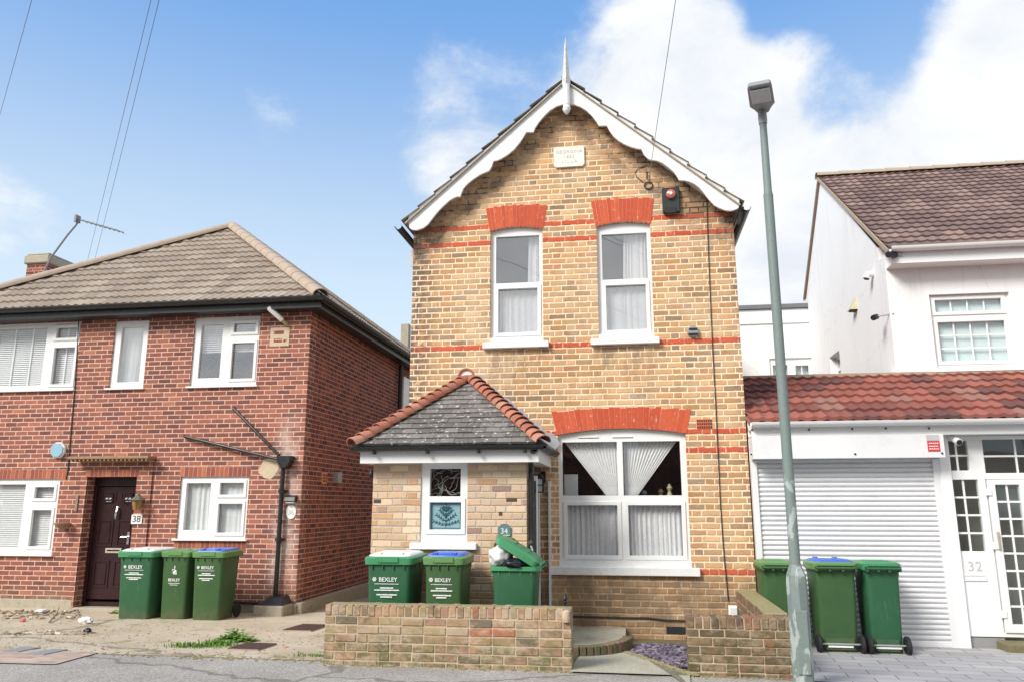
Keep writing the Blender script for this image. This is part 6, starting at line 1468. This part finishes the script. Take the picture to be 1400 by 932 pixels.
def weed(px, py, n, h, spread, seed, label, kind='blade'):
    c = on_ground(px, py); rn = random.Random(seed); mb = MB()
    for k in range(n):
        x = c.x+rn.gauss(0, spread[0]); y = c.y+rn.gauss(0, spread[1]); a = rn.uniform(0, 6.28); L = h*rn.uniform(.5, 1.2); w = .006 if kind == 'blade' else .02; lean = rn.uniform(.2, .9)
        d = Vector((math.cos(a), math.sin(a), 0)); s = Vector((-d.y, d.x, 0)); z = G(y); b = Vector((x, y, z))
        if kind == 'blade':
            p1 = b+Vector((0, 0, L*.6))+d*L*.25*lean; p2 = b+Vector((0, 0, L*.85))+d*L*.75*lean
            i = len(mb.v); mb.v += [tuple(q_) for q_ in (b-s*w, b+s*w, p1+s*w*.8, p1-s*w*.8, p2)]; mb.f += [(i, i+1, i+2, i+3), (i+3, i+2, i+4)]
        else:
            b = b+Vector((0, 0, L*rn.uniform(.05, 1.)*math.exp(-((x-c.x)/(spread[0]*1.3))**2))); w *= rn.uniform(.6, 1.3); p1 = b+d*w*1.6+s*w; p2 = b+d*w*3.4+Vector((0, 0, rn.uniform(-.01, .02))); p3 = b+d*w*1.6-s*w
            i = len(mb.v); mb.v += [tuple(q_) for q_ in (b, p1, p2, p3)]; mb.f += [(i, i+1, i+2, i+3)]
    mb.build('weeds', 'leaf', label=label, cat='weeds', merge=False, kind='stuff')
weed(262, 884, 260, .055, (.17, .06), 1, 'low grassy weed at the left end of the green patch on the forecourt')
weed(298, 882, 260, .07, (.10, .07), 2, 'grassy weed in the middle of the green patch on the forecourt')
weed(318, 874, 260, .13, (.09, .05), 3, 'tallest leafy weed of the green patch on the forecourt', 'leaf')
weed(332, 877, 170, .09, (.08, .06), 6, 'broad leaved weed at the right end of the green patch on the forecourt', 'leaf')
weed(890, 872, 160, .09, (.07, .05), 4, 'small green weed among the slate chippings', 'leaf')
weed(430, 897, 60, .04, (.12, .03), 8, 'moss and grass tuft at the foot of the left garden wall')
weed(578, 908, 50, .035, (.10, .015), 11, 'tiny weed at the middle foot of the left garden wall', 'leaf')
weed(165, 838, 120, .06, (.10, .05), 12, 'dull weed growing beside the dark front doorstep', 'leaf')
c = on_ground(116, 853); blob('litter', 'litter_white', (c.x, c.y, c.z+.05), (.10, .05, .045), 'crumpled white and red wrapper on the forecourt', 'litter', 4.4, .4)
c = on_ground(57, 838); blob('litter', 'litter_white', (c.x, c.y, c.z+.04), (.09, .06, .025), 'flat pale scrap of litter under the left window', 'litter', 2.4, .4)
c = on_ground(31, 850); blob('litter', 'litter_red', (c.x, c.y, c.z+.02), (.035, .03, .03), 'small pinkish scrap at the far left of the forecourt', 'litter', 5.4, .4)
c = on_ground(119, 866); blob('litter', 'bag_black', (c.x, c.y, c.z+.03), (.045, .04, .04), 'small black lump on the forecourt in front of the white wrapper', 'litter', 6.4, .4)
c = on_ground(391, 885); blob('litter', 'litter_red', (c.x, c.y, c.z+.006), (.03, .02, .01), 'tiny red scrap beside the ribbed drain cover', 'litter', 8.4, .4)
mb = MB(); a, b = on_ground(67, 852), on_ground(80, 838); mb.tube([a+Vector((0, 0, .02)), a.lerp(b, .5)+Vector((.03, 0, .06)), b+Vector((0, 0, .10))], [.012, .01, .006], 6); mb.build('twig', 'twig', label='broken twig lying on the forecourt below the left window', cat='twig')
# low broken edging of the old kerb across the forecourt
rn = random.Random(21); mb = MB()
for k in range(60):
    px = rn.uniform(0, 135); c = on_ground(px, 866+rn.uniform(-1.5, 1.5)); chip(mb, c.x, c.y, c.z+.01, rn.uniform(.04, .09), rn)
for k in range(120):
    px = rn.uniform(-20, 110); c = on_ground(px, 842+rn.uniform(-7, 5)); chip(mb, c.x, c.y, c.z+.02, rn.uniform(.02, .07), rn)
mb.build('rubble', 'gravel_chip', label='crumbled rubble along the foot of the red brick front', cat='rubble', kind='stuff', merge=False)
# flue pipe behind between houses
q = at(553, 470, Y=19.5); MB().box(q.x-.1, q.x+.12, 19.45, 19.65, G(19), at(553, 443, Y=19.5).z).build('flue_pipe', 'concrete', label='pale weathered post rising behind the end of the red house roof', cat='post', bevel=.01)

# opposite side of the street (seen only as reflections in the windows)
OT = thing('brick_terrace', (0, -13, 0), 'red brick terrace across the street behind the viewer', 'house')
MB().box(-32, 32, -19, -12, -.2, 5.3).build('wall', 'red_side', OT)
mb = MB(); mb.prism([(-19.3, 5.3), (-11.7, 5.3), (-15.5, 8.2)], -32.2, 32.2, 'x'); mb.build('roof', 'tile_ridge_sand', OT)
for k in range(13):
    x = -30+k*4.8
    for z in (1., 3.5): MB().box(x, x+1.4, -11.99, -11.9, z, z+1.2).build('window', 'white_paint', OT)

# ================================================================== LIGHT, SKY, CAMERA
SUN_EL, SUN_AZ = R(38), R(-141)   # azimuth measured from +Y, clockwise positive: behind the camera, to the left
sd = Vector((math.sin(SUN_AZ)*math.cos(SUN_EL), math.cos(SUN_AZ)*math.cos(SUN_EL), math.sin(SUN_EL)))
sun = bpy.data.lights.new('sun', 'SUN'); sun.energy = 2.5; sun.angle = R(22); sun.color = (1., .96, .90)
so = bpy.data.objects.new('sun', sun); COL.objects.link(so); so.rotation_euler = sd.to_track_quat('Z', 'Y').to_euler(); so.location = (0, 0, 30)
W = bpy.data.worlds.new('World'); scene.world = W; W.use_nodes = True; W.node_tree.nodes.clear(); t = NT(W.node_tree)
out = t.node('ShaderNodeOutputWorld'); bg = t.node('ShaderNodeBackground'); t.l.new(bg.outputs[0], out.inputs[0]); bg.inputs['Strength'].default_value = .15
sky = t.node('ShaderNodeTexSky', sky_type='NISHITA'); sky.sun_disc = False; sky.sun_elevation = SUN_EL; sky.sun_rotation = SUN_AZ; sky.air_density = 1.; sky.dust_density = .6; sky.ozone_density = 2.
dirv = t.vm('NORMALIZE', t.node('ShaderNodeTexCoord').outputs['Generated']); dx_, dy_, dz_ = t.sep(dirv)
pr_ = t.m('ADD', t.m('MAXIMUM', dz_, 0.), .32); cv = t.comb(t.m('DIVIDE', dx_, pr_), t.m('DIVIDE', dy_, pr_), 0.)
n1 = t.noise(cv, 1.25, 9, .62, .5); n2 = t.noise(cv, 4.2, 8, .66, .3); n3 = t.noise(cv, 2.1, 6, .6, .2)
def blobd(px, py, s, k):
    d = (FWD+(px-700)/F*RT+(466-py)/F*UP).normalized()
    return t.step(t.vm('DISTANCE', dirv, tuple(d), out=1), s, 0., 0., k)
bias = None
for (px, py, s_, k) in ((980, 170, .30, .50), (1250, 260, .36, .46), (1090, 420, .30, .55), (900, 70, .15, .28), (1420, 70, .20, .42), (650, 150, .17, .25), (590, 250, .13, .29), (600, 100, .07, .17), (370, 175, .09, .24), (10, 290, .15, .34), (1180, -30, .17, -.48), (1240, 60, .07, -.2), (1190, 165, .12, -.42), (1110, 150, .06, -.25), (1090, 265, .10, -.36), (1040, 30, .05, -.2), (1600, 300, .5, .4)):
    b = blobd(px, py, s_, k); bias = b if bias is None else t.m('ADD', bias, b)
dens = t.m('ADD', t.m('ADD', t.m('MULTIPLY', n1, 1.05), t.m('MULTIPLY', n2, .62)), bias)
rear = t.step(dy_, .05, -.45, 0., .62)  # extra unseen cloud added behind the camera for soft white ambient light
dens = t.m('ADD', dens, rear)
mask = t.step(dens, .99, 1.32)
skyc = t.mix(1., sky.outputs[0], (1.0, 1.0, 1.0), 'MULTIPLY')
elev = t.step(dz_, .66, .18)
W_SKY = dict(zen=(.55, 1.5, 3.3), hor=(2.9, 3.45, 3.85))
haze = t.mix(elev, W_SKY['zen'], W_SKY['hor'])
skyc = t.mix(.86, sky.outputs[0], haze)
cloudc = t.mix(t.step(t.m('ADD', t.m('MULTIPLY', n2, .6), t.m('MULTIPLY', n3, .5)), .36, .66), (3.2, 3.4, 3.7), (4.05, 4.1, 4.15))
t.l.new(t.mix(mask, skyc, cloudc), bg.inputs['Color'])
cam = bpy.data.cameras.new('camera'); co = bpy.data.objects.new('camera', cam); COL.objects.link(co)
cam.sensor_width = 36; cam.lens = F/1400*36; cam.clip_end = 3000; cam.clip_start = .05
co.location = CAM; co.matrix_world = Matrix.Translation(CAM) @ Matrix((RT, UP, -FWD)).transposed().to_4x4()
scene.camera = co
scene.render.resolution_x, scene.render.resolution_y = 1024, 681
scene.view_settings.view_transform = 'Standard'; scene.view_settings.look = 'None'; scene.view_settings.exposure = .76; scene.view_settings.gamma = 1.
